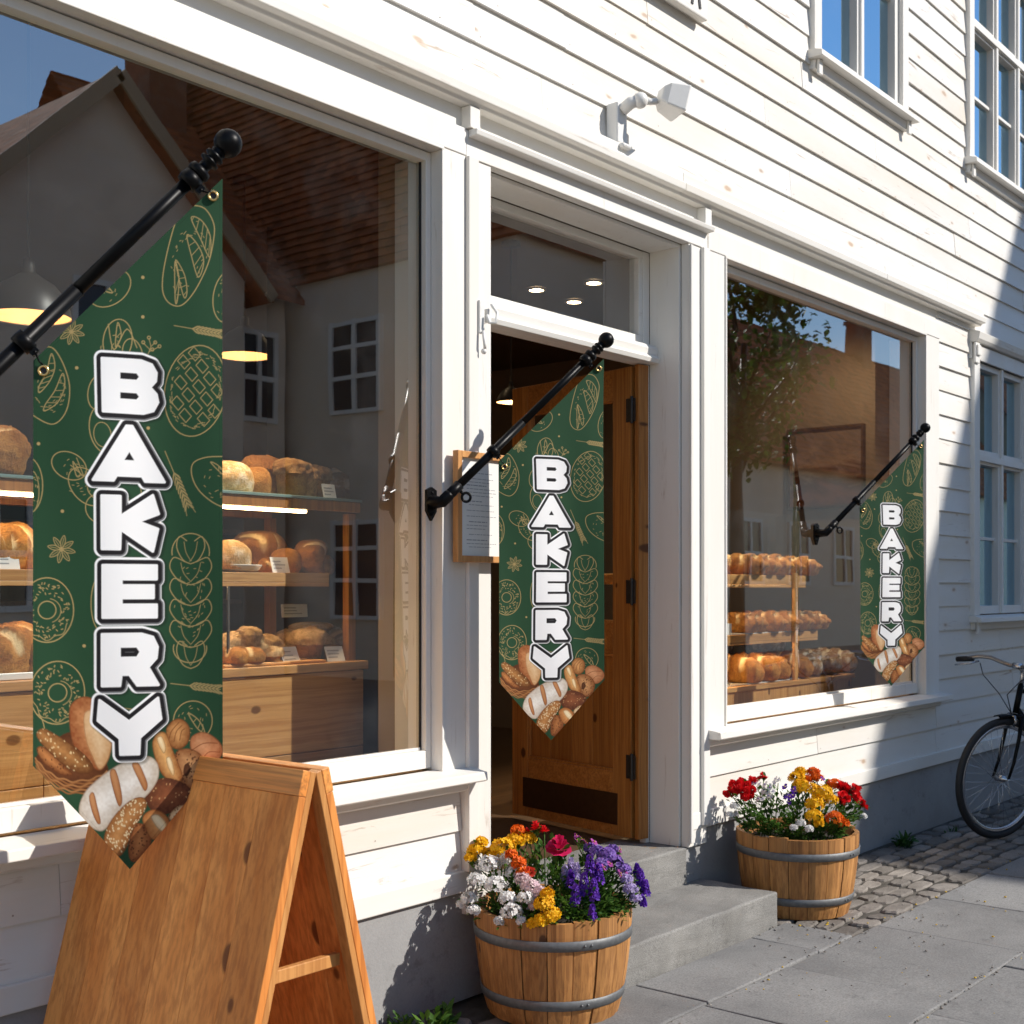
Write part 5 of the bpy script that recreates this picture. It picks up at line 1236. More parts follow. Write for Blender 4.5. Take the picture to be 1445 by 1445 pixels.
flag(o1, 1.22, 200, 'largest green banner lettered BAKERY in front of the left shop window above the sandwich board', 'nearest black flagpole carrying the largest banner at the left', .945)
flag(o2, 1.0, 0, 'green banner lettered BAKERY hanging across the open doorway', 'black flagpole mounted on the casing by the menu board', 1.05)
flag(o3, .985, 0, 'green banner lettered BAKERY in front of the right edge of the right shop window', 'black flagpole mounted at the right shop window', 1.08)
# ------------------------------------------------------------------ display cases inside
def case_left():
    t = thing('display_case', 'pine display case with glass top shelf behind the left shop window', 'display case', (2.4, .75, .305))
    xa, xb = -.6, 3.45; y0, y1 = .45, 1.05
    mb = MB()
    for i in range(6):
        a = xa + (xb - xa) * i / 6; b = xa + (xb - xa) * (i + 1) / 6
        for z in range(3): mb.box(a + .001, b - .001, y0, y0 + .022, .306 + z * .295, .306 + (z + 1) * .295 - .003)
    mb.box(xb - .022, xb, y0 + .0225, y1, .306, 1.19); mb.box(xa, xb - .023, y1 - .02, y1, .306, 1.19)
    mb.build('base', M['pine'], t, .002)
    mb = MB(); mb.box(xa, xb + .01, y0 - .018, y1, 1.192, 1.224); mb.build('counter_top', M['pine'], t, .003)
    mb = MB(); mb.box(xa, 3.29, y0 + .02, y1 - .05, 1.528, 1.562); mb.box(xa, 3.29, y0 + .0205, y0 + .0245, 1.512, 1.5275); mb.build('shelf', M['pine'], t, .003)
    mb = MB(); mb.box(xa, xb - .005, y0 + .0, y1 - .02, 1.838, 1.849); mb.build('glass_shelf', M['shelf_glass'], t, .002)
    mb = MB(); mb.box(xa, xb, y1 - .05, y1, 1.795, 1.837); mb.box(xa, xb - .005, y0 + .012, y0 + .035, 1.80, 1.837); mb.build('shelf_rail', M['door'], t, .002)
    mb = MB(); mb.box(xa, 3.2, y0 + .045, y0 + .075, 1.789, 1.799); mb.build('light_strip', M['strip'], t)
    for y in (y0 + .0355, y1 - .086): mb = MB(); mb.box(xb - .045, xb - .008, y, y + .035, 1.2245, 1.795); mb.build('post', M['door'], t, .002)
    for x in (.7, 2.05): mb = MB(); mb.box(x, x + .03, y1 - .04, y1 - .012, 1.2245, 1.79); mb.build('post', M['door'], t, .002)
    for x in (2.82, 1.4): mb = MB(); mb.box(x, x + .008, y0 + .026, y0 + .034, 1.2245, 1.527); mb.build('support_rod', M['steel'], t)
    return t
case_left()
def case_right():
    t = thing('display_case', 'three tier pine display case behind the right shop window', 'display case', (6.6, .75, .305))
    xa, y0, y1 = 5.60, .45, 1.0
    mb = MB()
    for i in range(5):
        a = xa + (7.78 - xa) * i / 5; b = xa + (7.78 - xa) * (i + 1) / 5; mb.box(a + .001, b - .001, y0, y0 + .022, .306, .925)
    mb.box(7.758, 7.78, y0 + .0225, y1, .306, .925); mb.build('base', M['pine_v'], t, .002)
    mb = MB(); mb.box(xa, 7.80, y0 - .015, y1 + .2, .927, .955); mb.build('counter_top', M['pine'], t, .003)
    mb = MB(); mb.box(xa, 7.34, y0 + .02, y1 - .02, 1.20, 1.245); mb.box(xa, 7.34, y0 + .0205, y0 + .03, 1.186, 1.1995); mb.build('shelf', M['pine'], t, .003)
    mb = MB(); mb.box(xa, 7.18, y0 + .02, y1 - .02, 1.528, 1.585); mb.box(xa, 7.18, y0 + .0205, y0 + .03, 1.512, 1.5275); mb.build('shelf', M['pine'], t, .003)
    for x, y in ((7.0, y0), (7.0, y1 - .0195), (5.62, y1 - .0195)): mb = MB(); mb.box(x, x + .04, y, y + .0195, .9555, 1.60); mb.build('post', M['pine_v'], t, .002)
    mb = MB(); mb.add([(5.62, y0 + .03, 1.586), (7.02, y0 + .03, 1.586), (7.02, y0 + .03, 1.95), (5.62, y0 + .03, 1.95)], [(0, 1, 2, 3)]); mb.add([(7.02, y0 + .03, 1.586), (7.02, y1, 1.586), (7.02, y1, 1.95), (7.02, y0 + .03, 1.95)], [(0, 1, 2, 3)]); mb.build('glass_guard', M['case_glass'], t)
    for z in (1.1978, 1.5258): mb = MB(); mb.box(5.64, 7.0, y0 + .05, y0 + .075, z, z + .0018); mb.build('light_strip', M['strip'], t)  # added strips that light the loaves; none is seen in this case
case_right()
t = thing('back_shelf', 'dark wooden shelf against the side wall deep in the shop', 'shelf', (8.2, 1.6, .305))
mb = MB(); mb.box(7.95, 8.44, .9, 2.4, 1.0, 1.03); mb.box(7.97, 8.44, .92, 2.38, .306, .999); mb.build('shelf_body', M['walnut'], t, .003)
t = thing('wall_rack', 'dark wooden rack along the back wall of the shop', 'rack', (3.6, 4.4, .305))
mb = MB()
for x in (.2, 1.6, 3.0, 4.4, 5.8): mb.box(x, x + .05, 4.18, 4.595, .306, 2.6)
mb.build('upright', M['walnut'], t, .003)
mb = MB()
for z in (.9, 1.4, 1.9, 2.35): mb.box(.25, 5.8, 4.2, 4.59, z, z + .03)
mb.build('shelf', M['walnut'], t, .003)

# ------------------------------------------------------------------ baked goods
BM = {}
BM['pale'] = bread_mat('pale_bun_crust', (.52, .28, .09), (.74, .50, .24), flour=.4, top=.15)
BM['brown'] = bread_mat('brown_crust', (.26, .095, .025), (.48, .21, .06))
BM['gold'] = bread_mat('golden_crust', (.36, .13, .022), (.60, .28, .065), (.82, .60, .32), top=.55)
BM['dark'] = bread_mat('dark_crust', (.085, .032, .012), (.22, .09, .03), (.5, .3, .15), flour=.35)
BM['crumb'] = bread_mat('crumb_topping', (.36, .16, .05), (.70, .42, .19), scale=14, top=.2)
BM['oat'] = bread_mat('oat_scone', (.36, .20, .07), (.72, .50, .26), scale=16, top=.1)
BM['floury'] = bread_mat('floury_crust', (.42, .22, .09), (.62, .40, .2), (.78, .66, .48), flour=.8)
BM['cake'] = bread_mat('tin_cake_side', (.40, .17, .04), (.64, .34, .11), top=.3)
def noisev(p, s, a): return mn.noise(p * s) * a
def blob(mb, rx, ry, rz, bump=.06, bs=30, flat=.55, n=34, m=22, mi=0, c=(0, 0, 0), ex=2.3, seed=0, slashes=None, attr=None, mush=0.0):
    # rounded loaf with a flat base; slashes cut grooves across its top
    c = Vector(c); o = Vector((seed * 3.7, seed * 1.9, seed * 2.3)); vs = []; fs = []; sl = []
    for i in range(m + 1):
        th = math.pi * i / m
        for j in range(n):
            ph = TAU * j / n; d = Vector((math.sin(th) * math.cos(ph), math.sin(th) * math.sin(ph), -math.cos(th)))
            q = (abs(d.x) ** ex + abs(d.y) ** ex + abs(d.z) ** ex) ** (-1 / ex); p = Vector((d.x * q * rx, d.y * q * ry, d.z * q * rz))
            k = 1 + mn.noise(p * bs * .35 + o) * bump * 1.5 + mn.noise(p * bs + o) * bump * .8 + mn.noise(p * bs * 3 + o) * bump * .35; s = 0
            if slashes and d.z > -.1:
                cnt, ang, depth = slashes; u = (p.x + p.y * ang) / rx * cnt / 2; f = u - round(u); w = min(1, max(0, 1.35 - abs(f) / .17)) * min(1, (d.z + .1) * 3) * (1 if abs(p.x) < rx * .86 else 0)
                s = w; k *= 1 - depth * (w if w < .7 else .7) + depth * .55 * math.exp(-((abs(f) - .3) / .1) ** 2)
            p = p * k; q_ = min(1, max(0, p.z / rz + .15) * 1.8); p.x *= 1 + mush * q_; p.y *= 1 + mush * q_
            p.z = max(p.z, -rz * flat) + rz * flat
            vs.append(p + c); sl.append(s)
    for i in range(m):
        for j in range(n): fs.append((i * n + j, i * n + (j + 1) % n, (i + 1) * n + (j + 1) % n, (i + 1) * n + j))
    if attr is not None:
        attr.extend([0] * (len(mb.v) - len(attr))); attr.extend(sl)
    mb.add(vs, fs, mi, True)
def finish(mb, name, mats, attr=None):
    o = mb.build(name, mats, loc=(0, 0, 0))
    if attr:
        attr.extend([0] * (len(mb.v) - len(attr))); a = o.data.attributes.new('slash', 'FLOAT', 'POINT'); a.data.foreach_set('value', attr)
    return o
PROT = {}
def proto(kind):
    if kind in PROT: return PROT[kind], False
    mb = MB(); at_ = []
    if kind == 'bun': blob(mb, .075, .075, .07, .05, 25, .55, seed=1); o = finish(mb, 'bun', BM['pale'])
    elif kind == 'small_bun': blob(mb, .06, .055, .06, .05, 30, .6, seed=2); o = finish(mb, 'bun', BM['gold'])
    elif kind == 'crumb_loaf': blob(mb, .125, .070, .085, .10, 24, .8, ex=2.8, seed=3, n=48, m=30, mush=.16); o = finish(mb, 'crumb_loaf', BM['brown'])
    elif kind == 'panettone':
        mb.lathe([(.001, 0), (.052, 0), (.056, .05), (.060, .095)], 28, mi=1); blob(mb, .067, .067, .050, .20, 46, .22, c=(0, 0, .086), seed=4, n=44, m=28); o = finish(mb, 'panettone', [BM['crumb'], BM['cake']])
    elif kind == 'boule': blob(mb, .125, .12, .10, .08, 16, .6, seed=5, slashes=(3, .2, .08), attr=at_); o = finish(mb, 'round_loaf', BM['dark'], at_)
    elif kind == 'tin_loaf': blob(mb, .135, .078, .095, .09, 18, .8, ex=2.9, seed=6, slashes=(2.5, .5, .10), attr=at_, n=48, m=30, mush=.14); o = finish(mb, 'tin_loaf', BM['brown'], at_)
    elif kind == 'crusty': blob(mb, .145, .085, .085, .11, 18, .6, seed=7, slashes=(3, .5, .14), attr=at_, n=48, m=28); o = finish(mb, 'crusty_loaf', BM['gold'], at_)
    elif kind == 'baguette': blob(mb, .21, .058, .060, .05, 18, .6, ex=2.6, seed=8, slashes=(5, 1.0, .16), attr=at_, n=64, m=24); o = finish(mb, 'slashed_loaf', BM['gold'], at_)
    elif kind == 'batard': blob(mb, .20, .085, .080, .05, 14, .6, ex=2.4, seed=9, slashes=(4, .7, .13), attr=at_, n=60, m=24); o = finish(mb, 'slashed_loaf', BM['gold'], at_)
    elif kind == 'floury': blob(mb, .19, .085, .08, .06, 14, .6, ex=2.3, seed=10, slashes=(4, .7, .13), attr=at_, n=60, m=24); o = finish(mb, 'slashed_loaf', BM['floury'], at_)
    elif kind == 'darkloaf': blob(mb, .17, .12, .10, .06, 14, .6, seed=11, slashes=(3, .4, .10), attr=at_); o = finish(mb, 'dark_loaf', BM['dark'], at_)
    elif kind == 'scone':
        g = random.Random(4); blob(mb, .105, .075, .062, .14, 45, .5, seed=12, n=44, m=26)
        for i in range(46):
            a = g.uniform(0, TAU); e = g.uniform(.2, 1.45); p = Vector((.098 * math.cos(a) * math.cos(e), .070 * math.sin(a) * math.cos(e), .031 + .060 * math.sin(e))); mb.sphere(p, (g.uniform(.005, .011), g.uniform(.005, .011), g.uniform(.004, .007)), 7, 5)
        o = finish(mb, 'oat_scone', BM['oat'])
    elif kind == 'muffin':
        mb.lathe([(.001, 0), (.036, 0), (.046, .05)], 24, mi=1); blob(mb, .062, .062, .042, .16, 45, .2, c=(0, 0, .042), seed=13); o = finish(mb, 'muffin', [BM['oat'], BM['cake']])
    elif kind == 'flatbread': blob(mb, .11, .06, .022, .08, 30, .6, seed=14); o = finish(mb, 'flatbread', BM['pale'])
    elif kind == 'roll': blob(mb, .085, .05, .045, .07, 26, .6, seed=15, slashes=(2, .5, .1), attr=at_); o = finish(mb, 'bread_roll', BM['gold'], at_)
    PROT[kind] = o; return o, True
def bake(kind, loc, rz, label, cat='bread', group=None, sc=1.0, tilt=0.0):
    o, first = proto(kind)
    if not first: o = copy_tree(o)
    o.location = loc; o.rotation_euler = (0, tilt, rz); o.scale = (sc * rnd.uniform(.97, 1.03), sc * rnd.uniform(.97, 1.03), sc * rnd.uniform(.96, 1.04))
    tag(o, label, cat, group); return o
def onshelf(px, y, z):                                       # x on the line y = const at a photo column
    p = P(px, 800, y); return Vector((p.x, y, z))
ZA, ZB_, ZC = 1.8495, 1.5625, 1.2245
g1 = 'baked goods on the glass shelf of the left case'
bake('bun', onshelf(326, .56, ZA), .3, 'pale round bun next to the banner edge on the glass shelf', 'bun', g1, 1.08)
bake('small_bun', onshelf(360, .56, ZA), .5, 'small golden bun in front of the crumb loaf on the glass shelf', 'bun', g1, 1.05)
bake('crumb_loaf', onshelf(368, .74, ZA), .9, 'large brown crumb topped loaf behind the buns on the glass shelf', 'bread', g1, 1.1)
bake('panettone', onshelf(412, .56, ZA), 0, 'tall front panettone with puffy crumb top on the glass shelf', 'cake', g1, 1.02)
bake('panettone', onshelf(446, .66, ZA), 1, 'second panettone standing behind the price card on the glass shelf', 'cake', g1, .93)
bake('boule', onshelf(487, .82, ZA), .4, 'large dark round loaf in the shade at the right end of the glass shelf', 'bread', g1, 1.0)
bake('roll', onshelf(514, .86, ZA), 1.2, 'small dark roll at the far right end of the glass shelf', 'bread', g1, .7)
bake('crusty', onshelf(-14, .60, ZA), 1.3, 'tall golden loaf cut by the left photo edge on the glass shelf', 'bread', g1, 1.15)
g2 = 'baked goods on the wooden shelf of the left case'
bake('tin_loaf', onshelf(364, .70, ZB_), .35, 'large dark glazed tin loaf on the wooden shelf behind the cake plate', 'bread', g2, .90)
bake('small_bun', onshelf(402, .60, ZB_), .2, 'small dark golden bun directly behind the price card on the wooden shelf', 'bun', g2, 1.0)
bake('tin_loaf', onshelf(437, .62, ZB_), .9, 'dark brown tin loaf at the right end of the wooden shelf', 'bread', g2, .74)
for px, y, l in ((331, .55, 'white plate holding a pale cake on the wooden shelf'), (352, .53, 'empty small white dish right of the cake plate on the wooden shelf')):
    p = onshelf(px, y, ZB_); mb = MB(); r = .082 if px < 340 else .045
    mb.lathe([(.001, .004), (r * .6, .004), (r * .8, .010), (r, .024), (r * 1.02, .025), (r * .99, .028), (r * .78, .015), (r * .6, .010), (.001, .010)], 30, p); tag(mb.build('plate', M['ceramic'], loc=p), l, 'plate')
bake('bun', onshelf(326, .55, ZB_ + .011), 1, 'pale domed cake sitting on the white plate of the wooden shelf', 'cake', g2, 1.0)
for i, (px, y, sc) in enumerate(((4, .60, 1.0), (34, .72, .95), (-30, .62, 1.0))): bake('crusty', onshelf(px, y, ZB_), .4 + i, ('golden crusty loaf behind the price card at the left photo edge', 'golden crusty loaf just left of the largest banner on the wooden shelf', 'golden crusty loaf beyond the left photo edge on the wooden shelf')[i], 'bread', g2, sc)
g3 = 'baked goods on the counter of the left case'
for i, (px, y, k, sc, l) in enumerate(((338, .62, 'scone', 1.15, 'big oat scone nearest the banner on the counter'), (372, .66, 'scone', 1.0, 'oat scone with dark specks behind the first price card on the counter'), (408, .80, 'muffin', 1.15, 'oat topped muffin at the back of the counter'), (436, .60, 'muffin', 1.25, 'oat topped muffin right of the scones between the two price cards'), (440, .84, 'flatbread', 1.0, 'thin pale flatbread lying on top of the goods at the back of the counter'), (484, .82, 'darkloaf', .8, 'brown loaf in shade at the right end of the counter'), (326, .50, 'roll', .85, 'small golden roll at the counter front beside the banner'), (348, .49, 'roll', .8, 'small golden roll at the counter front under the scones'))):
    p = onshelf(px, y, ZC + (.012 if k in ('scone', 'muffin', 'roll') else .0))
    if k == 'flatbread': p.z += .105
    bake(k, p, i * .8, l, 'pastry' if k in ('scone', 'muffin') else 'bread', g3, sc)
mb = MB(); p0 = onshelf(318, .45, ZC); p1 = onshelf(462, .45, ZC); mb.box(p0.x, p1.x, .455, .74, ZC + .001, ZC + .011); tag(mb.build('serving_board', M['pine'], bevel=.003), 'thin pine serving board under the scones on the counter', 'board')
mb = MB(); q = onshelf(440, .84, ZC); mb.box(q.x - .09, q.x + .07, .79, .89, ZC, ZC + .104); tag(mb.build('cake_stand_box', M['walnut'], bevel=.004), 'low dark box holding up the thin flatbread at the back of the counter', 'box')
for i, (px, y, sc, l) in enumerate(((8, .60, 1.1, 'large crusty golden loaf at the left photo edge on the counter tray'), (36, .64, 1.0, 'crusty golden loaf on the counter tray touching the edge of the largest banner'), (-24, .66, 1.1, 'crusty golden loaf beyond the left photo edge on the counter tray'))): bake('crusty', onshelf(px, y, ZC + .010), .5 + i * .9, l, 'bread', g3, sc)
mb = MB(); a, b = 1.60, 2.25; mb.box(a, b, .47, .82, ZC + .001, ZC + .008); mb.box(a, b, .462, .4695, ZC + .001, ZC + .022); mb.box(a, b, .8205, .828, ZC + .001, ZC + .022); tag(mb.build('tray', M['ceramic'], bevel=.002), 'white baking tray under the crusty loaves at the left photo edge', 'tray')
for px, y, z, k, sc, rz, l, c_ in (
    (384, .51, ZC, 'muffin', .7, 0, 'small oat muffin at the counter front between the scones and the first price card', 'muffin'),
    (452, .66, ZC, 'muffin', 1.0, 1, 'oat topped muffin behind the right price card on the counter', 'muffin'),
    (425, .72, ZC, 'scone', .8, 2, 'small oat scone in the middle of the counter behind the muffins', 'pastry'),
    (468, .60, ZC, 'roll', .8, .6, 'golden roll at the right end of the counter beside the last price card', 'bread'),
    (350, .58, ZC + .07, 'scone', .7, 1.4, 'oat scone stacked on top of the other scones on the counter', 'pastry'),
    (383, .60, ZB_, 'roll', .8, .3, 'golden slashed roll in front of the large tin loaf on the wooden shelf', 'bread'),
    (455, .74, ZB_, 'small_bun', .8, .3, 'small golden bun at the far right end of the wooden shelf', 'bun'),
    (392, .72, ZA, 'small_bun', .95, .9, 'golden bun tucked between the crumb loaf and the front panettone', 'bun'),
    (430, .56, ZA, 'panettone', .82, .5, 'smallest panettone between the two larger ones on the glass shelf', 'cake')):
    bake(k, onshelf(px, y, z), rz, l, c_, 'baked goods filling the gaps of the left case', sc)
def card(px, y, z, w, h, label, lean=.25, turn=0.0):
    p = onshelf(px, y, z); mb = MB(); ux = Vector((math.cos(turn), math.sin(turn), 0)); uy = Vector((-math.sin(turn), math.cos(turn), 0)); up = (Vector((0, 0, 1)) + uy * lean).normalized(); n = ux.cross(up)
    mb.obox(p + up * h / 2, ux * w / 2, n * .0012, up * h / 2)
    t = tag(mb.build('price_card', M['card'], loc=p), label, 'price card', 'white price cards on the shelves')
    mb = MB()
    for k in range(3):
        l = rnd.uniform(.45, .75) * w; mb.obox(p + up * h * (.72 - .22 * k) + n * .0016 * (1 if n.y < 0 else -1) - ux * (w * .4 - l / 2), ux * l / 2, n * .0003, up * .0022)
    mb.build('print', M['ink'], t); return t
card(466, .50, ZA, .065, .058, 'white price card before the second panettone on the glass shelf')
card(397, .50, ZB_, .082, .060, 'white price card in front of the tin loaves on the wooden shelf', .3)
card(413, .475, ZC, .088, .068, 'white price card leaning before the scones on the counter', .45, .1)
card(475, .475, ZC, .080, .062, 'white price card at the right end of the counter beside the muffins', .45, -.15)
card(10, .49, ZB_, .085, .062, 'white price card at the left photo edge on the wooden shelf', .3)
mb = MB(); mb.box(2.0, 3.27, .56, .59, 1.5255, 1.5275); tag(mb.build('shelf_fill_strip', M['strip']), 'added slim warm fill strip under the wooden shelf above the scones', 'lamp')  # added strip to brighten the goods on the counter, itself unseen
card(416, .93, ZC + .16, .14, .055, 'wide pale blue shaded card standing at the back of the counter', .1)

gr = 'loaves in the right window case'
def row(names, px0, px1, y, z, kind, where, rz, sc=1.0, dy=0.0):
    n = len(names)
    for i in range(n):
        px = px0 + (px1 - px0) * i / (n - 1); bake(names[i][1] if isinstance(names[i], tuple) else kind, onshelf(px, y + (dy if i % 2 else 0), z), rz + rnd.uniform(-.15, .15), f'{names[i][0] if isinstance(names[i], tuple) else names[i]} {where}', 'bread', gr, sc * rnd.uniform(.95, 1.05))
ords = ['leftmost golden slashed loaf', 'golden slashed loaf second from the left', 'golden slashed loaf third from the left', 'golden slashed loaf fourth from the left', 'golden slashed loaf fifth from the left', 'golden slashed loaf sixth from the left', 'golden slashed loaf seventh from the left']
row(ords[:4] + ['rightmost golden slashed loaf'], 1030, 1107, .68, 1.5855, 'baguette', 'on the top shelf in the right window', 1.25, 1.3)
row(ords[:6] + ['rightmost golden slashed loaf'], 1026, 1132, .66, 1.2525, 'baguette', 'on the middle shelf in the right window', 1.22, 1.2)
row([(ords[0], 'batard'), (ords[1], 'batard'), (ords[2], 'batard'), (ords[3], 'batard'), ('leftmost pale floury loaf', 'floury'), ('middle pale floury loaf', 'floury'), ('rightmost pale floury loaf', 'floury')], 1032, 1170, .66, .962, 'batard', 'on the lowest tier in the right window', 1.2, 1.2)
for (xa, xb, z, l) in ((5.75, 7.12, .956, 'white paper tray liner under the loaves of the lowest tier'), (5.75, 6.95, 1.2455, 'white paper tray liner under the loaves of the middle shelf')):
    mb = MB(); mb.box(xa, xb, .475, .9, z, z + .005); tag(mb.build('tray', M['ceramic'], bevel=.001), l, 'tray')
mb = MB(); p = onshelf(1026, .47, 1.2455); mb.box(p.x - .07, p.x + .06, .476, .479, 1.2511, 1.31); tag(mb.build('price_card', M['card']), 'pale price card at the left end of the middle shelf in the right window', 'price card', 'white price cards on the shelves')
for i, (px, y, l) in enumerate(((1142, 1.35, 'dark brown crusty loaf on the back shelf left'), (1160, 1.2, 'dark brown crusty loaf on the back shelf middle'), (1192, 1.05, 'dark brown crusty loaf on the back shelf beside the third banner'))):
    x = 8.12; bake('darkloaf', Vector((8.05 + .05 * i, 2.05 - .38 * i, 1.0305)), .3 * i, l, 'bread', gr, 1.15)

# picture on the side wall
t = thing('picture', 'framed brown abstract picture of bread tones hanging on the side wall behind the right window', 'picture', (8.44, .95, 2.08))
mb = MB(); X0 = 8.425; ya, yb, za, zb = .66, 1.25, 2.08, 2.66
mb.box(X0 - .02, 8.449, ya, ya + .018, za, zb); mb.box(X0 - .02, 8.449, yb - .018, yb, za, zb); mb.box(X0 - .0195, 8.449, ya + .018, yb - .018, za, za + .018); mb.box(X0 - .0195, 8.449, ya + .018, yb - .018, zb - .018, zb); mb.build('frame', M['walnut'], t, .001)
mb = MB(); mb.box(X0, 8.4485, ya + .018, yb - .018, za + .018, zb - .018)
k = NT('abstract_picture'); v = k.coords((1, 1.6, 4.0)); a = k.noise(v, 2.2, 5, .6, 1.2)
z = k.n('SeparateXYZ', {0: k.n('TexCoord').outputs['Object']}).outputs[2]
col = k.ramp(k.math('ADD', k.math('MULTIPLY', z, 1.1), k.math('MULTIPLY', a, .7)), [(.25, (.06, .018, .006)), (.42, (.22, .07, .02)), (.55, (.08, .028, .014)), (.7, (.34, .22, .15)), (.85, (.20, .14, .11))])
mb.build('canvas', k.pbr(col, .5), t)

# pendant lamps
def pendant(px, py, t_, dia, label, power):
    p = at(px, py, t_)
    t = thing('pendant_lamp', label, 'lamp', (p.x, p.y, p.z), 'pendant lamps in the shop')
    r = dia / 2; h = dia * .55
    mb = MB(); mb.lathe([(r, 0), (r * .97, h * .18), (r * .85, h * .45), (r * .62, h * .72), (r * .30, h * .9), (r * .16, h), (r * .15, h * 1.25), (.012, h * 1.3)], 32, p); mb.build('shade', M['lamp_shade'], t)
    mb = MB(); mb.lathe([(r * .985, .003), (r * .95, h * .18), (r * .82, h * .43), (r * .58, h * .69), (r * .27, h * .86), (.01, h * .88)], 32, p); mb.build('reflector', M['lamp_in'], t)
    mb = MB(); mb.sphere(p + Vector((0, 0, h * .45)), r * .24, 12, 8); mb.build('bulb', M['bulb'], t)
    mb = MB(); mb.tube([p + Vector((0, 0, h * 1.25)), (p.x, p.y, 3.40)], .005, 6); mb.lathe([(.001, 3.375), (.055, 3.375), (.05, 3.40)], 18, (p.x, p.y, 0)); mb.build('cord', M['black_soft'], t)
    l = bpy.data.lights.new('bulb_light', 'POINT'); l.energy = power; l.color = (1, .66, .34); l.shadow_soft_size = .035
    lo = bpy.data.objects.new('bulb_light', l); COL.objects.link(lo); lo.parent = t; lo.location = (0, 0, h * .12)
pendant(40, 448, 4.1, .265, 'dark domed pendant lamp glowing behind the left end of the left shop window', 3)
pendant(345, 503, 5.9, .262, 'dark domed pendant lamp glowing behind the middle of the left shop window', 3)
pendant(721, 568, 7.0, .16, 'small dark pendant lamp glowing deep inside the doorway', 5)
# ------------------------------------------------------------------ across the street (seen mirrored in the shop windows)
M['far_wall'] = paint('far_house_paint', (.76, .64, .52), 0, .3, False)
M['far_wall2'] = paint('far_house_paint_ochre', (.40, .30, .20), 0, .3, False)
kt = NT('red_roof_tile'); vt = kt.coords((1, 1, 1))
bt = kt.n('TexVoronoi', {'Vector': kt.n('VectorMath', {0: vt, 1: (4.2, 4.2, 5.0)}, operation='MULTIPLY').outputs[0], 'Scale': 1.0})
nt_ = kt.noise(vt, 1.4, 5, .6); rct = kt.n('SeparateColor', {0: bt.outputs['Color']}).outputs[0]
ct = kt.ramp(nt_, [(.3, (.36, .10, .04)), (.7, (.56, .20, .08))]); ct = kt.mix(rct, ct, (.24, .075, .035)); ct = kt.mix(kt.ramp(kt.noise(vt, 3.5, 5, .7), [(.55, (0, 0, 0)), (.75, (.6, .6, .6))]), ct, (.12, .10, .07))
M['tile'] = kt.pbr(ct, .85, kt.bump(bt.outputs['Distance'], .6, .03), 0, .2)
M['far_glass'] = plain('far_window_glass', (.03, .035, .045), .1)
M['brick'] = stone('chimney_brick', (.20, .07, .04), (.28, .11, .06), 6, .85, .3)
def far_house(name, label, x0, x1, yf, yb, ze, zr, wall, ridge='x', wins=(), chim=(), gable=None):
    h = thing(name, label, 'house', ((x0 + x1) / 2, yf, 0))
    mb = MB(); mb.box(x0, x1, yb, yf, -.03, ze)
    if ridge == 'x':
        ym = (yf + yb) / 2
        for x in (x0, x1): mb.add([(x, yf, ze), (x, yb, ze), (x, ym, zr - .02)], [(0, 1, 2)])
    elif ridge == 'y':
        xm = (x0 + x1) / 2
        for y in (yf, yb): mb.add([(x0, y, ze), (x1, y, ze), (xm, y, zr - .02)], [(0, 1, 2)])
    w = mb.build('wall', wall, h)
    mb = MB(); e = .35
    if ridge == 'flat': mb.box(x0, x1, yb, yf, ze + .003, ze + .12)
    if ridge == 'x':
        n = 26; sl = (zr - ze) / abs(yf - ym)
        for s, y in ((1, yf), (-1, yb)):
            for i in range(n):
                q0, q1 = i / n, (i + 1) / n + .01; ya = y + s * e + (ym - y - s * e) * q0; yb_ = y + s * e + (ym - y - s * e) * q1
                za = ze - sl * e + (zr - ze + sl * e) * q0; zb_ = ze - sl * e + (zr - ze + sl * e) * q1
                mb.add([(x0 - e, ya, za + .05), (x1 + e, ya, za + .05), (x1 + e, yb_, zb_), (x0 - e, yb_, zb_), (x0 - e, ya, za - .05), (x1 + e, ya, za - .05)], [(0, 1, 2, 3), (0, 4, 5, 1)])
    elif ridge == 'y':
        for s, x in ((-1, x0), (1, x1)):
            sl = (zr - ze) / abs(x - xm)
            mb.add([(x + s * e, yf + e, ze - sl * e), (x + s * e, yb - e, ze - sl * e), (xm, yb - e, zr), (xm, yf + e, zr)], [(0, 1, 2, 3)])
            mb.add([(x + s * e, yf + e, ze - sl * e - .12), (x + s * e, yb - e, ze - sl * e - .12), (xm, yb - e, zr - .12), (xm, yf + e, zr - .12)], [(0, 1, 2, 3)])
            mb.bar((x + s * e, yf + e, ze - sl * e - .06), (xm, yf + e, zr - .06), .05, .22, mi=1)
    r = mb.build('roof', [M['tile'], M['far_wall2']], h)
    for (cx, cy, w_, zt) in chim:
        mb = MB(); mb.box(cx - w_, cx + w_, cy - w_, cy + w_, ze, zt); mb.box(cx - w_ - .06, cx + w_ + .06, cy - w_ - .06, cy + w_ + .06, zt + .001, zt + .12); mb.build('chimney', M['brick'], r)
    for (wx, wz, ww, wh) in wins:
        mb = MB(); yy = yf + .03
        for q in ((wx - ww, wx - ww + .09), (wx - .04, wx + .04), (wx + ww - .09, wx + ww)): mb.box(q[0], q[1], yf + .002, yy + .03, wz, wz + wh)
        for q in (wz, wz + wh * .45, wz + wh - .09): mb.box(wx - ww + .09, wx - .04, yf + .002, yy + .03, q, q + .09); mb.box(wx + .04, wx + ww - .09, yf + .002, yy + .03, q, q + .09)
        f = mb.build('window', M['trim_v'], h); mb = MB(); mb.box(wx - ww + .05, wx + ww - .05, yf + .001, yf + .02, wz + .05, wz + wh - .05); mb.build('pane', M['far_glass'], f)
    return h
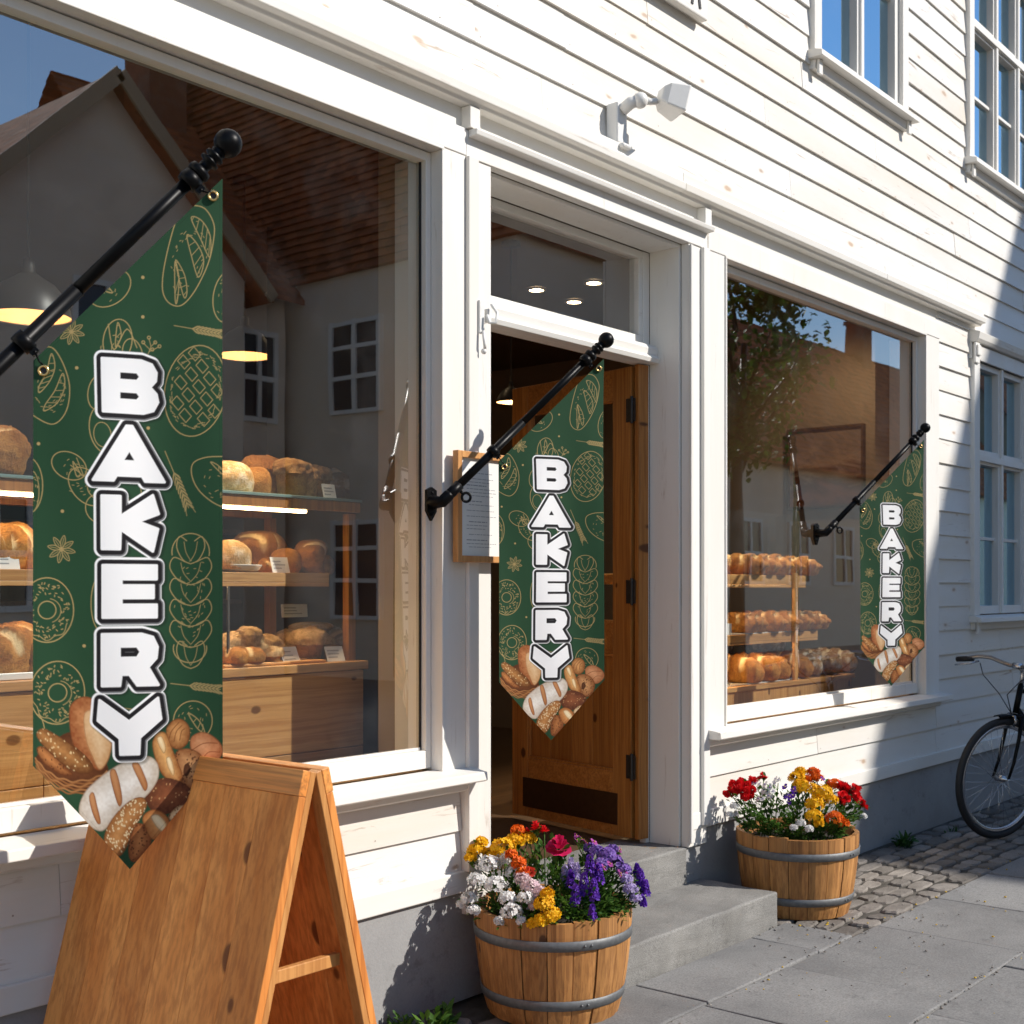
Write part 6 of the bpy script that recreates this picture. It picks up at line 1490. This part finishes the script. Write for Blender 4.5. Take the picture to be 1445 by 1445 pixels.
far_house('gabled_house', 'white gabled house wing with red tiled roof mirrored in the left shop window', 8.4, 13.6, -14, -17.5, 6.8, 9.35, M['far_wall'], 'y', [(11.0, 4.6, .6, 1.6), (9.7, 1.2, .55, 1.7), (12.3, 1.2, .55, 1.7)])
far_house('long_house', 'house with red tiled roof and one chimney behind the gabled wing', 12.4, 14.8, -14.4, -20.4, 7.0, 10.6, M['far_wall'], 'x', [(14.2, 4.4, .4, 1.6)], [(14.2, -17.4, .4, 11.7)])
th = far_house('tall_house', 'tall narrow house with tile hung upper storeys across the street', 15.0, 18.1, -8.9, -18, 12.05, 12.2, M['far_wall'], 'flat', [(16.2, 1, .5, 1.6), (17.2, 1, .5, 1.6), (16.5, 4.3, .6, 1.6)])
mb = MB(); n_ = 38
for i_ in range(n_):                                         # tile hung storeys: lapped courses on the two street sides
    za = 6.9 + i_ * .134; zb_ = za + .15
    mb.add([(14.86, -18, za), (14.86, -8.76, za), (14.93, -8.83, zb_), (14.93, -18, zb_), (14.995, -8.76, za - .0), (14.995, -18, za)], [(0, 1, 2, 3), (0, 5, 4, 1)])
    mb.add([(14.86, -8.76, za), (18.1, -8.76, za), (18.1, -8.83, zb_), (14.93, -8.83, zb_)], [(0, 1, 2, 3)])
mb.build('tile_hanging', M['tile'], th)
for (yc, zc, hw, hh) in ((-12.7, 4.5, .62, 1.6), (-15.3, 4.5, .62, 1.6), (-10.4, 4.5, .55, 1.6), (-12.7, 1.0, .62, 1.7), (-15.3, 1.0, .62, 1.7), (-10.4, 1.0, .55, 1.7)):
    xo = 14.998 if zc < 6 else 14.90; mb = MB()
    for q0, q1 in ((yc - hw, yc - hw + .09), (yc - .045, yc + .045), (yc + hw - .09, yc + hw)): mb.box(xo - .09, xo, q0, q1, zc, zc + hh)
    for q in (zc, zc + hh * .36, zc + hh * .68, zc + hh - .09): mb.box(xo - .085, xo, yc - hw + .09, yc - .045, q, q + .07); mb.box(xo - .085, xo, yc + .045, yc + hw - .09, q, q + .07)
    f_ = mb.build('window', M['trim_v'], th); mb = MB(); mb.box(xo - .05, xo - .001, yc - hw + .05, yc + hw - .05, zc + .05, zc + hh - .05); mb.build('pane', M['far_glass'], f_)
far_house('low_house', 'long low white house with red roof and chimney mirrored in the right shop window', 19.6, 46, -12, -19, 5.0, 9.3, M['far_wall'], 'x', [(x, 1.6, .6, 1.6) for x in (24.5, 27, 29.5, 32, 34.5, 38, 41)], [(40.6, -15.5, .32, 10.4)])
far_house('end_house', 'distant red roofed house at the end of the mirrored street', 47, 58, -11.5, -19, 6.5, 10.6, M['far_wall2'], 'x', [(x, 1.8, .6, 1.7) for x in (49, 52, 55)], [(51, -15.2, .5, 12)])
far_house('corner_house', 'white house at the near end of the mirrored street', -3.0, 7.4, -14.4, -22, 6.0, 9.6, M['far_wall'], 'x', [(x, 1.2, .55, 1.6) for x in (-1.6, 1.6, 4.9)])
TX, TY = 17.8, -7.0
tr = thing('street_tree', 'leafy green street tree mirrored in the upper left of the right shop window', 'tree', (TX, TY, 0))
mb = MB(); rt_ = random.Random(8); mb.tube([(TX, TY, -.05), (TX + .05, TY - .02, 1.6), (TX - .02, TY, 3.2), (TX + .1, TY + .1, 5.4)], [.15, .12, .10, .04], 10)
for k in range(9):
    a = TAU * k / 9; z = 3.2 + .3 * k; mb.tube([(TX, TY, z), (TX + .6 * math.cos(a), TY + .6 * math.sin(a), z + .8), (TX + 1.0 * math.cos(a), TY + 1.0 * math.sin(a), z + 1.3)], [.05, .03, .012], 6)
mb.build('trunk', M['walnut'], tr)
mb = MB(); old = rnd; rnd = rt_
for k in range(95):
    v = rv() * rnd.uniform(.4, 1.0); c = Vector((TX, TY, 5.3)) + Vector((v.x * 1.35, v.y * 1.3, v.z * 2.5)); s = rnd.uniform(.25, .5)
    for i in range(42):
        p = c + rv() * s * rnd.random() ** .4; leaf(mb, p, rv(), .14 * rnd.uniform(.6, 1.3), .09, 0)
mb.build('crown', M['leaf'], tr); rnd = old

# ------------------------------------------------------------------ light
SUN = Vector((.58, -1, .85)).normalized()
w = bpy.data.worlds.new('World'); scene.world = w; w.use_nodes = True; nt = w.node_tree; nt.nodes.clear()
sky = nt.nodes.new('ShaderNodeTexSky'); sky.sky_type = 'NISHITA'; sky.sun_disc = False; sky.sun_elevation = math.asin(SUN.z); sky.sun_rotation = math.atan2(SUN.x, SUN.y); sky.air_density = 1.0; sky.dust_density = .0; sky.ozone_density = 2.2
bg = nt.nodes.new('ShaderNodeBackground'); bg.inputs[1].default_value = .115; wo = nt.nodes.new('ShaderNodeOutputWorld')
nt.links.new(sky.outputs[0], bg.inputs[0]); nt.links.new(bg.outputs[0], wo.inputs[0])
sl = bpy.data.lights.new('sun', 'SUN'); sl.energy = 4.0; sl.angle = R(.55); sl.color = (1, .945, .87)
so = bpy.data.objects.new('sun', sl); COL.objects.link(so); so.location = (10, -20, 25); so.rotation_euler = (-SUN).to_track_quat('-Z', 'Y').to_euler()

# ------------------------------------------------------------------ camera
cd = bpy.data.cameras.new('camera'); co_ = bpy.data.objects.new('camera', cd); COL.objects.link(co_); scene.camera = co_
co_.location = CAM; co_.rotation_euler = (R(90), 0, YAW - R(90)); cd.sensor_width = 36; cd.lens = 36 * F / 1445; cd.shift_y = (832 - 722.5) / 1445; cd.clip_start = .05; cd.clip_end = 500
cd.dof.use_dof = True; cd.dof.focus_distance = 4.4; cd.dof.aperture_fstop = 7.1
vs_ = scene.view_settings; vs_.view_transform = 'Standard'; vs_.look = 'None'; vs_.exposure = 0.45; vs_.gamma = 1
scene.cycles.max_bounces = 10; scene.cycles.transparent_max_bounces = 12; scene.cycles.glossy_bounces = 4; scene.cycles.diffuse_bounces = 4
scene.cycles.caustics_reflective = False; scene.cycles.caustics_refractive = False; scene.cycles.sample_clamp_indirect = 6.0
try: scene.cycles.use_denoising = True
except Exception: pass
